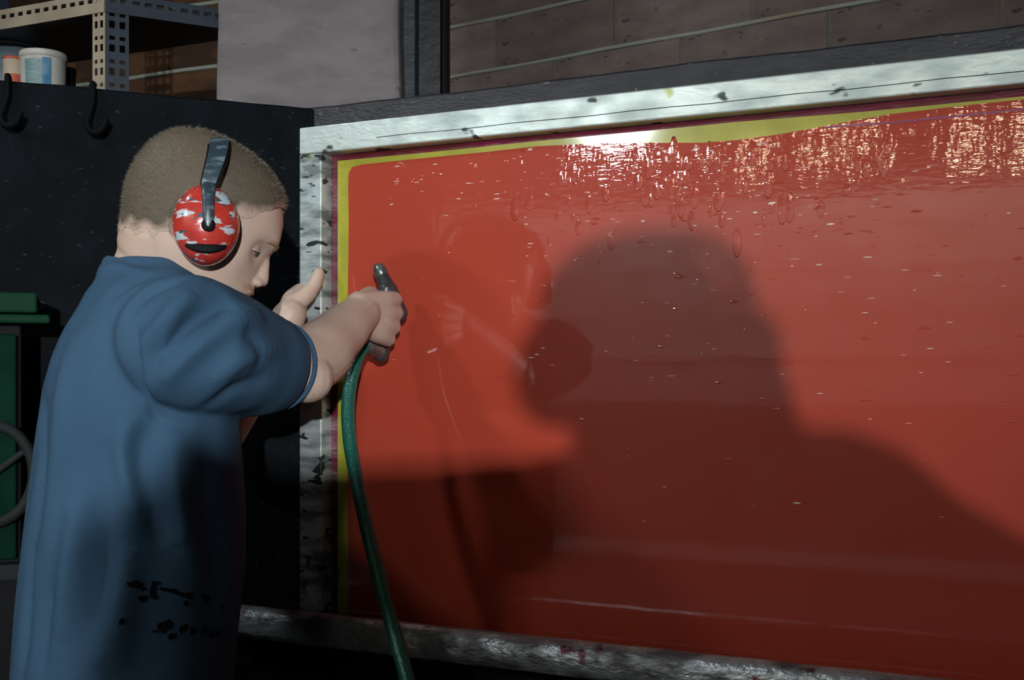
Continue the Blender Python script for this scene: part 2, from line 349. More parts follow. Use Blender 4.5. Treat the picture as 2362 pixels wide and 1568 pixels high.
# walls behind the photographer, seen as reflections in the wet screen
FD = 5.6
def FW(px, py, off=0.0): return mirror(px, py, FD-off)
fc = SP(0, 0, FD)
mb = MB().box(fc+N*0.06+D*0.0+ZU*HC/2, (D, N, ZU), (7.0, 0.05, HC/2)); struct(obj('wall_front', mb, M['dark_wall']), 'dark rear wall of the workshop')
mb = MB().box((-6.3, -0.6, HC/2), ((1, 0, 0), (0, 1, 0), ZU), (0.05, 6.6, HC/2)); struct(obj('wall_side', mb, M['dark_wall']), 'dark side wall of the workshop')
mb = MB().box((6.3, -0.6, HC/2), ((1, 0, 0), (0, 1, 0), ZU), (0.05, 6.6, HC/2)); struct(obj('wall_right', mb, M['dark_wall']), 'dark right wall of the workshop')
mb = MB().box((0, 5.9, HC/2), ((1, 0, 0), (0, 1, 0), ZU), (6.4, 0.05, HC/2)); struct(obj('wall_rear', mb, M['dark_wall']), 'dark far wall of the workshop')

def fs(px, py=860):                        # position along the rear wall of what shows at this column of the reflection
    p = mirror(px, py, FD); return np.dot((p-P0)*[1, 1, 0], D)
def fz(px, py): return mirror(px, py, FD)[2]
d1 = bpy.data.objects.new('door_1', None); COL.objects.link(d1); d1.location = fc; struct(d1, 'wide pale boarded door reflected in the wet red screen')
sA, sB = fs(1010), fs(1066); sR = fs(2362)+1.6
ztop = fz(1700, 455)
def panel(name, s0, s1, z0, z1, off, th, m):
    return obj(name, MB().box(SP((s0+s1)/2, (z0+z1)/2, FD-off-th/2), (D, N, ZU), (abs(s1-s0)/2, th/2, (z1-z0)/2)), m, d1, bevel=0.003)
panel('jamb', sA, sB, 0.0, ztop, 0.0, 0.06, M['pale_trim'])
panel('jamb', sR, sR+(sB-sA), 0.0, ztop, 0.0, 0.06, M['pale_trim'])
zr = [fz(1500, 930), fz(1500, 830), fz(1500, 795), fz(1500, 735), fz(1500, 640), fz(1500, 550), ztop]
zl0 = fz(1500, 1285); zl1 = fz(1500, 1250)
panel('board', sB, sR, 0.0, zl0, 0.0, 0.03, M['pale_low'])
panel('rail', sB, sR, zl0, zl1, 0.0, 0.045, M['pale_trim'])
panel('board', sB, sR, zl1, zr[0]-0.004, 0.0, 0.03, M['pale_low'])
for i, (a, b2) in enumerate(zip(zr[:-1], zr[1:])):
    if i == 1: panel('rail', sB, sR, a, b2, 0.0, 0.045, M['pale_trim'])
    else: panel('board', sB, sR, a+0.002, b2-0.004, 0.0, 0.03, M['pale'])

# concrete pillar and steel column behind the booth
c = U(710, 865, 2.42); mb = MB()
n = 26; rings = []
for i in range(n):
    z = HC*i/(n-1); w = 0.197+0.002*math.sin(i*2.3)+0.002*math.sin(i*5.1)
    q = []
    for (a, b2) in ((-1, -1), (-0.3, -1.004), (0.35, -0.998), (1, -1), (1, 1), (-1, 1)):
        q.append((c[0]+a*w, 2.42+0.06+b2*0.06, z))
    rings.append(q)
mb.loft(rings); pil = obj('pillar', mb, M['pillar'], bevel=0.012); struct(pil, 'rough grey concrete pillar behind the booth')
cc = U(975, 865, 2.80)
sc = thing('steel_column', 'dark steel column standing between the concrete pillar and the block wall', 'column', (cc[0], 2.86, 0))
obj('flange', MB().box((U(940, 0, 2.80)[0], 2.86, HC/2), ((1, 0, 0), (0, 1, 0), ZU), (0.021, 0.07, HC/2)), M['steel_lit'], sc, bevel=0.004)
obj('web', MB().box((U(985, 0, 2.86)[0], 2.90, HC/2), ((1, 0, 0), (0, 1, 0), ZU), (0.040, 0.010, HC/2)), M['steel'], sc)
obj('flange', MB().box((U(1024, 0, 2.80)[0], 2.88, HC/2), ((1, 0, 0), (0, 1, 0), ZU), (0.007, 0.07, HC/2)), M['blackrub'], sc, bevel=0.003)

# ------------------------------------------------------------------ washout booth
booth = thing('washout_booth', 'black washout booth with upright back and side panels holding the red screen', 'booth', SP(0.6, 0, 0.05))
RL = 1.75                                  # length of the back panel to the right of the corner
cs = back_at(725)
def panel_mesh(f0, f1, th, nrm_, top, nseg=40):   # an upright panel with a slightly wavy top edge
    mb = MB(); rings = []
    for i in range(nseg+1):
        a = f0+(f1-f0)*i/nseg
        zt = TOPZ+top(a)
        rings.append([a, zt])
    return rings
def wavy(origin, dirv, nv, L0, L1, th, zb, amp, seed, nseg=60):
    mb = MB(); r = random.Random(seed); ph = [r.uniform(0, 6) for _ in range(3)]; rings = []
    for i in range(nseg+1):
        a = L0+(L1-L0)*i/nseg
        zt = TOPZ+amp*(math.sin(a*9+ph[0])+0.5*math.sin(a*23+ph[1])+0.4*math.sin(a*51+ph[2]))
        p = origin+dirv*a
        rings.append([p+nv*0+ZU*zb, p+nv*0+ZU*(zt-0.004), p-nv*0.004+ZU*zt, p-nv*(th-0.004)+ZU*zt, p-nv*th+ZU*(zt-0.004), p-nv*th+ZU*zb])
    return mb.loft(rings)
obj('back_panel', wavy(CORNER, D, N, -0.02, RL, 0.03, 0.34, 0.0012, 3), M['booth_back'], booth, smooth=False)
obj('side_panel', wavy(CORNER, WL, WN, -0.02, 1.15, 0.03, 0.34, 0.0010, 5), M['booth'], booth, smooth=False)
# right-hand cheek, floor pan and legs
s_end = cs+RL
obj('side_panel', MB().box(SP(s_end-0.015, (0.34+TOPZ)/2, 0.15), (D, N, ZU), (0.015, 0.25, (TOPZ-0.34)/2)), M['booth'], booth, bevel=0.004)
ro = 0.105                                 # front ledge, in front of the frame
sl, zl_ = S(548, 1424, ro); sr2, _ = S(690, 1437, ro); _, zrail = S(1600, 1507, ro)
mbl = MB(); rr = 0.026
pr = []
for i in range(60):
    s = sl+(s_end-0.03-sl)*i/59; pr.append(SP(s, zrail-rr, ro))
rings = []
for i, p in enumerate(pr):
    q = []
    for a in np.linspace(0, 2*math.pi, 16, endpoint=False):
        ca, sa = math.cos(a), math.sin(a); k = (abs(ca)**3.2+abs(sa)**3.2)**(-1/3.2)
        q.append(p+N*ca*k*0.024+ZU*sa*k*rr*(1+0.015*math.sin(i*1.3)))
    rings.append(q)
obj('front_ledge', mbl.loft(rings), M['ledge'], booth, smooth=True)
obj('front_apron', MB().box(SP((sl+s_end)/2, 0.30+(zrail-2*rr-0.30)/2, ro-0.03), (D, N, ZU), ((s_end-sl)/2, 0.012, (zrail-2*rr-0.30)/2)), M['booth'], booth, bevel=0.003)
obj('drain_pan', MB().box(SP((sl+s_end)/2, 0.335, 0.0), (D, N, ZU), ((s_end-sl)/2, 0.11, 0.015)), M['booth'], booth)
obj('screen_rest', MB().box(SP((sl+s_end)/2, zrail-0.134, 0.01), (D, N, ZU), ((s_end-sl)/2-0.02, 0.07, 0.008)), M['booth'], booth)
for s in (sl+0.08, s_end-0.08):
    for off in (0.05, -0.08): obj('leg', MB().box(SP(s, 0.16, off), (D, N, ZU), (0.02, 0.02, 0.16)), M['steel'], booth)

# two hooks over the side panel
def hook(px, label):
    s = None
    d = np.array([(px-CX)/FPX, 1.0]); A = np.array([[WL[0], -d[0]], [WL[1], -d[1]]]); t = np.linalg.solve(A, -CORNER[:2])[0]
    zt = TOPZ+0.004
    pts = [W(t, zt-0.03, -0.036), W(t, zt+0.001, -0.034), W(t, zt+0.004, -0.015), W(t, zt, 0.007), W(t, zt-0.03, 0.008), W(t+0.006, zt-0.055, 0.012), W(t+0.009, zt-0.072, 0.02), W(t+0.002, zt-0.086, 0.03), W(t-0.012, zt-0.084, 0.036), W(t-0.021, zt-0.068, 0.04)]
    tag(obj('hook', MB().limb(pts, [0.0055]*len(pts), n=10, sub=4), M['hook_black'], smooth=True), label, 'hook', 'hooks on the booth panel')
hook(214, 'black wire hook on the side panel right under the shelf post')
hook(18, 'black wire hook on the side panel at the far left edge')

# ------------------------------------------------------------------ printing screen
scr = thing('printing_screen', 'large wet red printing screen in an aluminium frame leaning in the booth', 'screen', SP(0.75, zrail-0.125, -0.01))
BWD = 0.0475
_, ft = S(690, 295, 0); fb = zrail-0.125; FL = 1.50; TH = 0.035
def bar(name, s0, s1, z0, z1, m, vertical):
    mb = MB(); segs = 24; rings = []
    for i in range(segs+1):
        f = i/segs
        if vertical:
            z = z0+(z1-z0)*f; q = [SP(s0, z, 0), SP(s1, z, 0), SP(s1, z, -TH), SP(s0, z, -TH)]
        else:
            s = s0+(s1-s0)*f; q = [SP(s, z0, 0), SP(s, z1, 0), SP(s, z1, -TH), SP(s, z0, -TH)]
        rings.append(q)
    return obj(name, mb.loft(rings), m, scr, bevel=0.0025)
bar('frame_bar', 0.0, FL, ft-BWD, ft, M['alu'], False)
bar('frame_bar', 0.0, FL, fb, fb+BWD, M['alu'], False)
bar('frame_bar', 0.0, BWD, fb+BWD+0.0004, ft-BWD-0.0004, M['alu_side'], True)
bar('frame_bar', FL-BWD, FL, fb+BWD+0.0004, ft-BWD-0.0004, M['alu_side'], True)
# a shallow scratch groove along the top bar, as a raised dark seam
obj('seam', MB().limb([SP(0.16+1.3*i/20, ft-0.031+0.0008*math.sin(i*1.9), 0.0002) for i in range(21)], [0.0006]*21, n=6, sub=1), M['steel'], scr)
MO = -0.0300
def sheet(name, poly, off, m, th=0.0004):  # a closed outline in (s, z), given a thickness
    mb = MB(); n = len(poly); V = [SP(s, z, off) for s, z in poly]+[SP(s, z, off-th) for s, z in poly]
    F = [tuple(range(n)), tuple(range(2*n-1, n-1, -1))]+[(i, i+n, (i+1) % n+n, (i+1) % n) for i in range(n)]
    return obj(name, mb.add(V, F), m, scr)
sheet('mesh_cloth', [(BWD, fb+BWD), (FL-BWD, fb+BWD), (FL-BWD, ft-BWD), (BWD, ft-BWD)], MO, M['maroon'])
def PX(l, off): return [S(x, y, off) for x, y in l]
ytop = [(779, 371), (1000, 350), (1240, 325), (1500, 301), (1700, 281), (2000, 257), (2362, 222)]
rtop = [(803, 430), (804, 400), (812, 386), (835, 379), (900, 372), (1000, 362), (1120, 350), (1240, 337), (1400, 330), (1530, 329), (1620, 328), (1700, 323), (1800, 309), (1900, 291), (1980, 277), (2060, 263), (2200, 246), (2362, 229)]
def ext(l, off, last=FL-BWD-0.012):
    q = PX(l, off); (a, b2), (c2, d2) = q[-2], q[-1]; q.append((last, d2+(d2-b2)/(c2-a)*(last-c2))); return q
yt = ext(ytop, MO+0.0006)
sheet('emulsion_margin', [(yt[0][0], fb+BWD+0.002)]+yt+[(FL-BWD-0.012, fb+BWD+0.002)], MO+0.0006, M['yellow'])
rt = ext(rtop, MO+0.0012, FL-BWD-0.03)
rt = [(s, z+random.uniform(-0.0006, 0.0006)) for s, z in rt]
left_edge = [(rt[0][0]+0.0012*math.sin(i*1.1), fb+BWD+0.006+(rt[0][1]-fb-BWD-0.006)*i/14) for i in range(14)]
emu = sheet('emulsion', left_edge+rt+[(FL-BWD-0.03, fb+BWD+0.006)], MO+0.0012, M['emulsion'])
pl = PX([(1905, 291), (2060, 280), (2200, 266), (2362, 249)], MO+0.0018)
sheet('ink_streak', pl+[(s, z-0.0028) for s, z in reversed(pl)], MO+0.0018, M['purple'])

# drops of water clinging to the emulsion: many, one object
mb = MB()
def drop(s, z, a, h, dep):
    n = 10; base = SP(s, z, MO+0.00121); rings = []
    for q in (1.0, 0.8, 0.6, 0.4, 0.2, 0.04):
        rings.append([base+N*(dep*(1-q*q)**2-0.00003)+D*a*q*math.cos(u)+ZU*h*q*math.sin(u)*(1.0 if math.sin(u) < 0 else 1.25) for u in np.linspace(0, 2*math.pi, n, endpoint=False)])
    mb.loft(rings)
r = random.Random(11)
cnt = 0
while cnt < 650:
    px = r.uniform(860, 2360); py = r.uniform(300, 1250)
    topy = np.interp(px, [x for x, _ in rtop], [y for _, y in rtop])
    if py < topy+5: continue
    dens = math.exp(-((py-topy)/110.0)**1.0)*(0.25+0.75*math.exp(-((px-1620)/480.0)**2)) + 0.05*math.exp(-((px-1900)/420.0)**2)*(py < 1000) + 0.01
    if r.random() > dens: continue
    s, z = S(px, py, MO); big = r.random() < 0.12
    w = r.uniform(0.0022, 0.0065) if not big else r.uniform(0.006, 0.010); h = r.uniform(0.0006, 0.0014) if not big else r.uniform(0.0012, 0.0026)
    drop(s, z, w, h, min(h, w)*r.uniform(0.15, 0.3)); cnt += 1
for _ in range(150):                       # runs of water hanging below the top edge
    px = r.gauss(1600, 260); topy = np.interp(px, [x for x, _ in rtop], [y for _, y in rtop]); py = topy+20+abs(r.gauss(0, 95))
    if not 1180 < px < 2340: continue
    s, z = S(px, py, MO); w = r.uniform(0.003, 0.0085); drop(s, z, w, w*r.uniform(1.2, 3.0), w*r.uniform(0.03, 0.07))
dr = obj('water_drops', mb, M['emulsion'], scr, smooth=True); dr['kind'] = 'stuff'
mb = MB(); cnt = 0                          # pale flecks: lamp glints on the drops put into the colour
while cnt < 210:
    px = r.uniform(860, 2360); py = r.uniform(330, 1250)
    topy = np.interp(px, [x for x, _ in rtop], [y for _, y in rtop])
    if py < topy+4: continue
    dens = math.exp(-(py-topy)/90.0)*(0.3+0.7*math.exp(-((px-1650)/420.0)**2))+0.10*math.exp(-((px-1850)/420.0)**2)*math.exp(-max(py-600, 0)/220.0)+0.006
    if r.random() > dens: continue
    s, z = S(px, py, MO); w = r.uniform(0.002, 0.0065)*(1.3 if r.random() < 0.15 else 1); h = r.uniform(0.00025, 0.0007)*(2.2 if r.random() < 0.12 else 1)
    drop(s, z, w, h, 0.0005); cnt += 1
ff = obj('glint_flecks', mb, M['glint'], scr, smooth=True); ff['kind'] = 'stuff'

# ------------------------------------------------------------------ shelf unit and tubs behind the booth, upper left
SY = 2.50
c0 = U(243, 0, SY); c0[2] = 0
SD1 = nrm([-5900, 2600, 0])                 # one side of the shelf runs left and away
SD2 = nrm([4900, 2600, 0])                  # the other right and away
SD2 = nrm(SD2)
shelf = thing('shelf_unit', 'slotted angle steel shelf unit behind the left panel of the booth', 'shelf', c0)
def plate_slots(mb, o, a, up, th_dir, wid, z0, z1, th, slots):   # an upright strip with real slots: rows of (z0,z1,[(x0,x1)..])
    z = z0
    for (sz0, sz1, holes) in slots:
        if sz0 > z: mb.box(o+a*wid/2+up*(z+sz0)/2, (a, th_dir, up), (wid/2, th/2, (sz0-z)/2))
        xs = [0.0]
        for h0, h1 in holes: xs += [h0, h1]
        xs.append(wid)
        for i in range(0, len(xs), 2):
            if xs[i+1]-xs[i] > 1e-5: mb.box(o+a*(xs[i]+xs[i+1])/2+up*(sz0+sz1)/2, (a, th_dir, up), ((xs[i+1]-xs[i])/2, th/2, (sz1-sz0)/2))
        z = sz1
    if z1 > z: mb.box(o+a*wid/2+up*(z+z1)/2, (a, th_dir, up), (wid/2, th/2, (z1-z)/2))
def slotlist(z0, z1, wid, pitch=0.0262):
    out = []; z = z0+0.012; i = 0
    while z+0.018 < z1:
        hh = 0.016 if i % 2 == 0 else 0.0085
        out.append((z, z+hh, [(wid*0.16, wid*0.40), (wid*0.60, wid*0.84)])); z += pitch; i += 1
    return out
def post(o, a1, a2, m1, m2, parent):
    e = None
    mb = MB(); plate_slots(mb, o, a1, ZU, np.cross(a1, ZU), 0.036, 0.0, 2.75, 0.0025, [q for q in slotlist(1.9, 2.72, 0.036)])
    p = obj('post', mb, m1, parent)
    mb = MB(); plate_slots(mb, o, a2, ZU, np.cross(a2, ZU), 0.050, 0.0, 2.75, 0.0025, [q for q in slotlist(1.9, 2.72, 0.050)])
    obj('post_flange', mb, m2, p)
post(c0, SD1, SD2, M['shelf_lit'], M['shelf_shaded'], shelf)
L1, L2 = 0.95, 0.42
for q in (c0+SD1*L1, c0+SD2*L2, c0+SD1*L1+SD2*L2):
    sg1 = 1 if q is None else 1
    mb = MB().box(q+ZU*1.375+SD1*(0.018 if np.dot(q-c0, SD1) < 0.3 else -0.018), (SD1, np.cross(SD1, ZU), ZU), (0.018, 0.002, 1.375)); obj('post', mb, M['shelf_shaded'], shelf)
zb1 = CAMH+(HZ-22)/FPX*SY                    # front beam height
def beam(o, a, L, z, hgt, m, slots=True):
    mb = MB(); n = int(L/0.0262); out = np.cross(a, ZU)
    hz = hgt*0.34; z1 = z+hgt/2; z0 = z-hgt/2; hs0 = z+hgt*0.02; hs1 = hs0+hz*0.62
    mb.box(o+a*L/2+ZU*(z0+hs0)/2, (a, out, ZU), (L/2, 0.0015, (hs0-z0)/2)); mb.box(o+a*L/2+ZU*(z1+hs1)/2, (a, out, ZU), (L/2, 0.0015, (z1-hs1)/2))
    for i in range(n+1):
        x = i*L/n; w = 0.0052
        mb.box(o+a*min(max(x, w), L-w)+ZU*(hs0+hs1)/2, (a, out, ZU), (w, 0.0015, (hs1-hs0)/2))
    obj('beam', mb, m, shelf)
NB1 = np.cross(SD1, ZU); NB1 = NB1 if NB1[1] < 0 else -NB1
NB2 = np.cross(SD2, ZU); NB2 = NB2 if NB2[1] < 0 else -NB2
beam(c0+NB1*0.003, SD1, L1, zb1+0.016, 0.045, M['shelf_lit'])
beam(c0+NB2*0.003, SD2, L2, zb1+0.016, 0.045, M['shelf_shaded'])
zdk = CAMH+(HZ-196)/FPX*2.45                 # shelf deck the tubs stand on
for z in (zb1+0.02, zdk-0.012, 1.0, 0.25):
    ctr = c0+SD1*L1/2+SD2*L2/2+ZU*z
    V = [c0+SD1*0.01+SD2*0.01, c0+SD1*(L1-0.01)+SD2*0.01, c0+SD1*(L1-0.01)+SD2*(L2-0.01), c0+SD1*0.01+SD2*(L2-0.01)]
    mb = MB().add([v+ZU*(z-0.008) for v in V]+[v+ZU*(z+0.008) for v in V], [(0,1,2,3),(4,5,6,7),(0,1,5,4),(1,2,6,5),(2,3,7,6),(3,0,4,7)])
    obj('shelf_deck', mb, M['steel'], shelf)
zd = zdk-0.004
def tub(name, px0, px1, py_top, Y, label, body, lid, label_m, lid_h=0.018, over=1.06, bands=()):
    cpt = U((px0+px1)/2, 0, Y); rad = (px1-px0)/2/FPX*Y; ztop_ = CAMH+(HZ-py_top)/FPX*Y
    t = thing(name, label, 'tub', (cpt[0], Y, zd)); h = ztop_-zd
    b = obj('body', MB().lathe((cpt[0], Y, zd), ZU, [(rad*0.90, 0), (rad*0.94, 0.004), (rad, h-lid_h), (rad*0.97, h-lid_h)], 32), body, t, smooth=True)
    obj('lid', MB().lathe((cpt[0], Y, zd), ZU, [(rad*0.9, h-lid_h), (rad*over, h-lid_h+0.001), (rad*over, h-0.003), (rad*(over-0.05), h), (rad*0.02, h-0.001)], 32), lid, t, smooth=True)
    for (f0, f1, a0, a1, mm) in bands:      # printed labels as thin wrapped patches
        mb = MB(); k = 14; rings = []
        for i in range(k+1):
            a = math.radians(a0+(a1-a0)*i/k)
            q = []
            for (ff, e) in ((f0, 0.0006), (f1, 0.0006), (f1, -0.001), (f0, -0.001)):
                rr_ = rad*(0.94+0.06*ff)+e; q.append((cpt[0]+rr_*math.sin(a), Y-rr_*math.cos(a), zd+ff*(h-lid_h)))
            rings.append(q)
        obj('label', mb.loft(rings), mm, b, smooth=False)
    return t
tub('paint_tub', 50, 150, 124, 2.71, 'white lidded tub with blue and teal label on the shelf', M['tub_white'], M['tub_lid'], None, 0.017, 1.04,
    bands=((0.08, 0.94, -28, 20, M['tub_teal']), (0.04, 0.97, 20, 42, M['tub_blue'])))
tub('paint_tub', 8, 50, 133, 2.70, 'small cream tub with red lid and red label beside the white tub', M['tub_cream'], M['tub_red'], None, 0.007, 1.03,
    bands=((0.42, 0.72, -30, 75, M['tub_red']),))
tub('paint_bucket', -22, 84, 97, 2.83, 'blue grey bucket standing behind the two smaller tubs', M['tub_grey'], M['tub_grey'], None, 0.02, 1.05)
tub('dark_jar', 142, 174, 158, 2.80, 'small black jar right of the white tub on the shelf', M['blackrub'], M['blackrub'], None, 0.01, 1.05)

# ------------------------------------------------------------------ green machine at the far left, against the side panel
def wt(px, off):
    d = np.array([(px-CX)/FPX, 1.0]); A = np.array([[WL[0], -d[0]], [WL[1], -d[1]]]); return np.linalg.solve(A, -(CORNER+WN*off)[:2])[0]
OFF = 0.20
def zat(px, py, off): return CAMH+(HZ-py)/FPX*W(wt(px, off), 0, off)[1]
tr = wt(86, OFF); tr2 = wt(116, OFF-0.02); tl = tr+0.62
gm = thing('green_cabinet', 'dark green enamelled machine with thick lid at the left behind the worker', 'machine', W((tr+tl)/2, 0, OFF/2))
def wbox(name, t0, t1, z0, z1, o0, o1, m, parent=gm, bev=0.004):
    return obj(name, MB().box(W((t0+t1)/2, (z0+z1)/2, (o0+o1)/2), (WL, WN, ZU), (abs(t1-t0)/2, abs(o1-o0)/2, (z1-z0)/2)), m, parent, bevel=bev)
wbox('lid', tr, tl, zat(40, 721, OFF), zat(40, 674, OFF), 0.02, OFF, M['green'])
wbox('rim', tr2, tl, zat(40, 746, OFF-0.02), zat(40, 725, OFF-0.02), 0.02, OFF-0.005, M['green'])
wbox('body', wt(50, OFF-0.04), tl-0.03, 0.12, zat(40, 747, OFF-0.03), 0.03, OFF-0.04, M['blackrub'])
wbox('door', wt(44, OFF-0.04)+0.003, tl-0.06, zat(20, 1290, OFF-0.03), zat(20, 770, OFF-0.03), OFF-0.04, OFF-0.025, M['green_dark'])
wbox('foot_rail', wt(70, OFF-0.04), tl-0.03, zat(20, 1345, OFF), zat(20, 1305, OFF), OFF-0.05, OFF-0.015, M['grey_rub'])
wbox('plinth', wt(50, OFF-0.04), tl-0.03, 0.0, 0.12, 0.04, OFF-0.05, M['blackrub'])
pts = []
hc = W(wt(-18, OFF), zat(0, 1095, OFF), OFF-0.012)
for i in range(28):
    a = 2*math.pi*i/27; pts.append(hc+WL*math.cos(a)*0.058+ZU*math.sin(a)*0.075+WN*0.002*math.sin(3*a))
obj('handwheel', MB().limb(pts, [0.0085]*28, n=10, sub=1), M['grey_rub'], gm, smooth=True)
for a in (0.5, 2.6, 4.7):
    obj('spoke', MB().limb([hc-WN*0.004, hc+WL*math.cos(a)*0.056+ZU*math.sin(a)*0.072], [0.006, 0.005], n=8, sub=2), M['grey_rub'], gm, smooth=True)

# ------------------------------------------------------------------ lamps (outside the picture; some seen as reflections, others added for their light)
# flood lamp added behind the camera to light the screen and throw the shadow
FLP = SP(3.37, 1.90, 5.15)
aimp = SP(0.04, 1.55, 0.0)
ldir = nrm(aimp-FLP)
def flood(p, ldir, label, hx, hy, lens):
    fl = thing('added_flood_lamp', label, 'lamp', (p[0], p[1], 0))
    fx = nrm(np.cross(ldir, ZU)); fy = np.cross(fx, ldir); bx = p-ldir*0.05
    obj('housing', MB().box(p-ldir*0.045, (fx, fy, ldir), (hx+0.06, hy+0.05, 0.04)), M['lamp_black'], fl, bevel=0.01)
    obj('lens', MB().box(p, (fx, fy, ldir), (hx, hy, 0.002)), lens, fl)
    for (ax_, q, ot) in ((fx, hx, fy), (fx, -hx, fy), (fy, hy, fx), (fy, -hy, fx)):      # snoot plates that narrow the beam
        sgn = 1 if q > 0 else -1; obj('snoot_plate', MB().box(p+ax_*(q+sgn*0.012)+ldir*0.125, (ax_, ot, ldir), (0.002, abs(q)+0.014, 0.125)), M['lamp_black'], fl)
    obj('stand', MB().limb([(bx[0], bx[1], 0.02), (bx[0], bx[1], p[2]-0.10)], [0.014, 0.014], n=12), M['lamp_black'], fl)
    obj('base', MB().lathe((bx[0], bx[1], 0.0), ZU, [(0.20, 0), (0.20, 0.012), (0.03, 0.03)], 32), M['lamp_black'], fl)
flood(FLP, ldir, 'added flood lamp on a stand behind the camera, aimed at the red screen', 0.032, 0.030, M['lens'])
# lamp hanging from the ceiling above the worker's back
TLP = np.array([-1.55, 1.12, 2.90])
tlp = thing('high_bay_lamp', 'hooded ceiling lamp hanging high above the left of the worker', 'lamp', TLP)
tdir = nrm(np.array([-0.45, 1.50, 1.3])-TLP)
obj('hood', MB().lathe(TLP-tdir*0.09, tdir, [(0.03, -0.05), (0.035, 0.0), (0.15, 0.09), (0.152, 0.10), (0.146, 0.10), (0.03, 0.005)], 28), M['lamp_black'], tlp, smooth=True)
obj('lens', MB().lathe(TLP, tdir, [(0.09, -0.003), (0.09, 0.0), (0.001, 0.001)], 28), M['top_lens'], tlp)
obj('cord', MB().limb([TLP-tdir*0.13, (TLP-tdir*0.15)*[1, 1, 0]+ZU*HC], [0.006, 0.006], n=8), M['lamp_black'], tlp)
wl = mirror(1420, 305, 2.9)
wlt = thing('work_lamp', 'short tube work lamp hanging behind the photographer, bright spot reflected in the screen', 'lamp', wl)
obj('housing', MB().box(wl+ZU*0.045+N*0.02, (D, N, ZU), (0.15, 0.05, 0.012)), M['lamp_black'], wlt, bevel=0.004)
obj('tube', MB().limb([wl-D*0.12, wl+D*0.12], [0.026, 0.026], n=14), M['tube'], wlt, smooth=True)
obj('cord', MB().limb([wl+ZU*0.04, (wl[0], wl[1], HC)], [0.004, 0.004], n=8), M['lamp_black'], wlt)
for i, (px, py) in enumerate(((1735, 356), (1880, 342), (1985, 336), (2225, 330), (2352, 333))):
    p = mirror(px, py, 5.0)
    t = thing('pendant_lamp', ['warm pendant lamp reflected leftmost in the top of the screen', 'warm pendant lamp reflected second from left in the screen', 'warm pendant lamp reflected third from left in the screen', 'warm pendant lamp reflected fourth from left in the screen', 'warm pendant lamp reflected rightmost in the screen'][i], 'lamp', p, 'warm pendant lamps')
    obj('bulb', MB().ellipsoid(p, ((1, 0, 0), (0, 1, 0), ZU), (0.062, 0.062, 0.05), 16, 10), M['bulb'], t, smooth=True)
    obj('shade', MB().lathe(p+ZU*0.045, ZU, [(0.095, 0.0), (0.097, 0.002), (0.05, 0.055), (0.02, 0.09), (0.018, 0.088), (0.046, 0.053), (0.092, 0.0)], 24), M['lamp_black'], t, smooth=True)
    obj('cord', MB().limb([p+ZU*0.13, (p[0], p[1], HC)], [0.004, 0.004], n=8), M['lamp_black'], t)
sm0, sm1 = fs(1010)+0.2, fs(2362)+0.8
for i in range(2):  # strip lamps added to brighten the reflected door
    a0 = sm0+(sm1-sm0)*(0.04+0.5*i); a1 = sm0+(sm1-sm0)*(0.46+0.5*i); pm = SP((a0+a1)/2, HC-0.10, FD-0.85); slant = nrm(ZU*-1+N*0.55)
    t = thing('added_strip_lamp', ['added strip lamp lighting the left half of the rear door', 'added strip lamp lighting the right half of the rear door'][i], 'lamp', pm, 'added strip lamps by the rear door')
    obj('housing', MB().box(pm-slant*0.03, (D, np.cross(slant, D), slant), ((a1-a0)/2+0.02, 0.075, 0.025)), M['lamp_black'], t, bevel=0.004)
    obj('shade', MB().box(pm-N*0.085-ZU*0.03, (D, N, ZU), ((a1-a0)/2+0.02, 0.006, 0.09)), M['lamp_black'], t)
    obj('diffuser', MB().box(pm, (D, np.cross(slant, D), slant), ((a1-a0)/2, 0.06, 0.003)), M['strip'], t)
for i, (x, y) in enumerate(((-3.4, -1.6), (1.3, -2.2))):  # ceiling panels added to help light the rear wall
    t = thing('added_ceiling_panel', ['added square ceiling light panel over the left rear aisle', 'added square ceiling light panel over the right rear aisle'][i], 'lamp', (x, y, HC-0.05), 'added ceiling light panels')
    obj('frame', MB().box((x, y, HC-0.02), ((1, 0, 0), (0, 1, 0), ZU), (0.42, 0.32, 0.018)), M['lamp_black'], t)
    obj('diffuser', MB().box((x, y, HC-0.042), ((1, 0, 0), (0, 1, 0), ZU), (0.38, 0.28, 0.004)), M['ceil_light'], t)


# ------------------------------------------------------------------ the worker
# head frame: forward, right (towards us), up
th, ps = math.radians(25), math.radians(15)
HF = np.array([math.cos(th)*math.cos(ps), math.cos(th)*math.sin(ps), -math.sin(th)])
HR = np.array([math.sin(ps), -math.cos(ps), 0.0]); HU = np.cross(HR, HF)
HO = U(475, 515, 1.55)
def HP(f, r_, u): return HO+HF*f+HR*r_+HU*u
lv = [  # u, front, back, half width
 (0.1085, -0.018, -0.030, 0.008), (0.107, 0.004, -0.046, 0.026), (0.103, 0.026, -0.062, 0.041), (0.095, 0.049, -0.079, 0.054), (0.082, 0.069, -0.094, 0.065),
 (0.065, 0.084, -0.104, 0.072), (0.045, 0.0945, -0.109, 0.076), (0.025, 0.0995, -0.111, 0.0765), (0.010, 0.101, -0.110, 0.0755), (-0.006, 0.0945, -0.108, 0.074),
 (-0.025, 0.0925, -0.103, 0.072), (-0.040, 0.0915, -0.097, 0.070), (-0.0525, 0.094, -0.088, 0.067), (-0.060, 0.0955, -0.078, 0.0645), (-0.0665, 0.093, -0.068, 0.062),
 (-0.073, 0.0935, -0.056, 0.059), (-0.085, 0.0925, -0.044, 0.054), (-0.098, 0.092, -0.030, 0.047), (-0.108, 0.085, -0.015, 0.038), (-0.114, 0.068, 0.0, 0.026)]
us = np.array([l[0] for l in lv])[::-1]
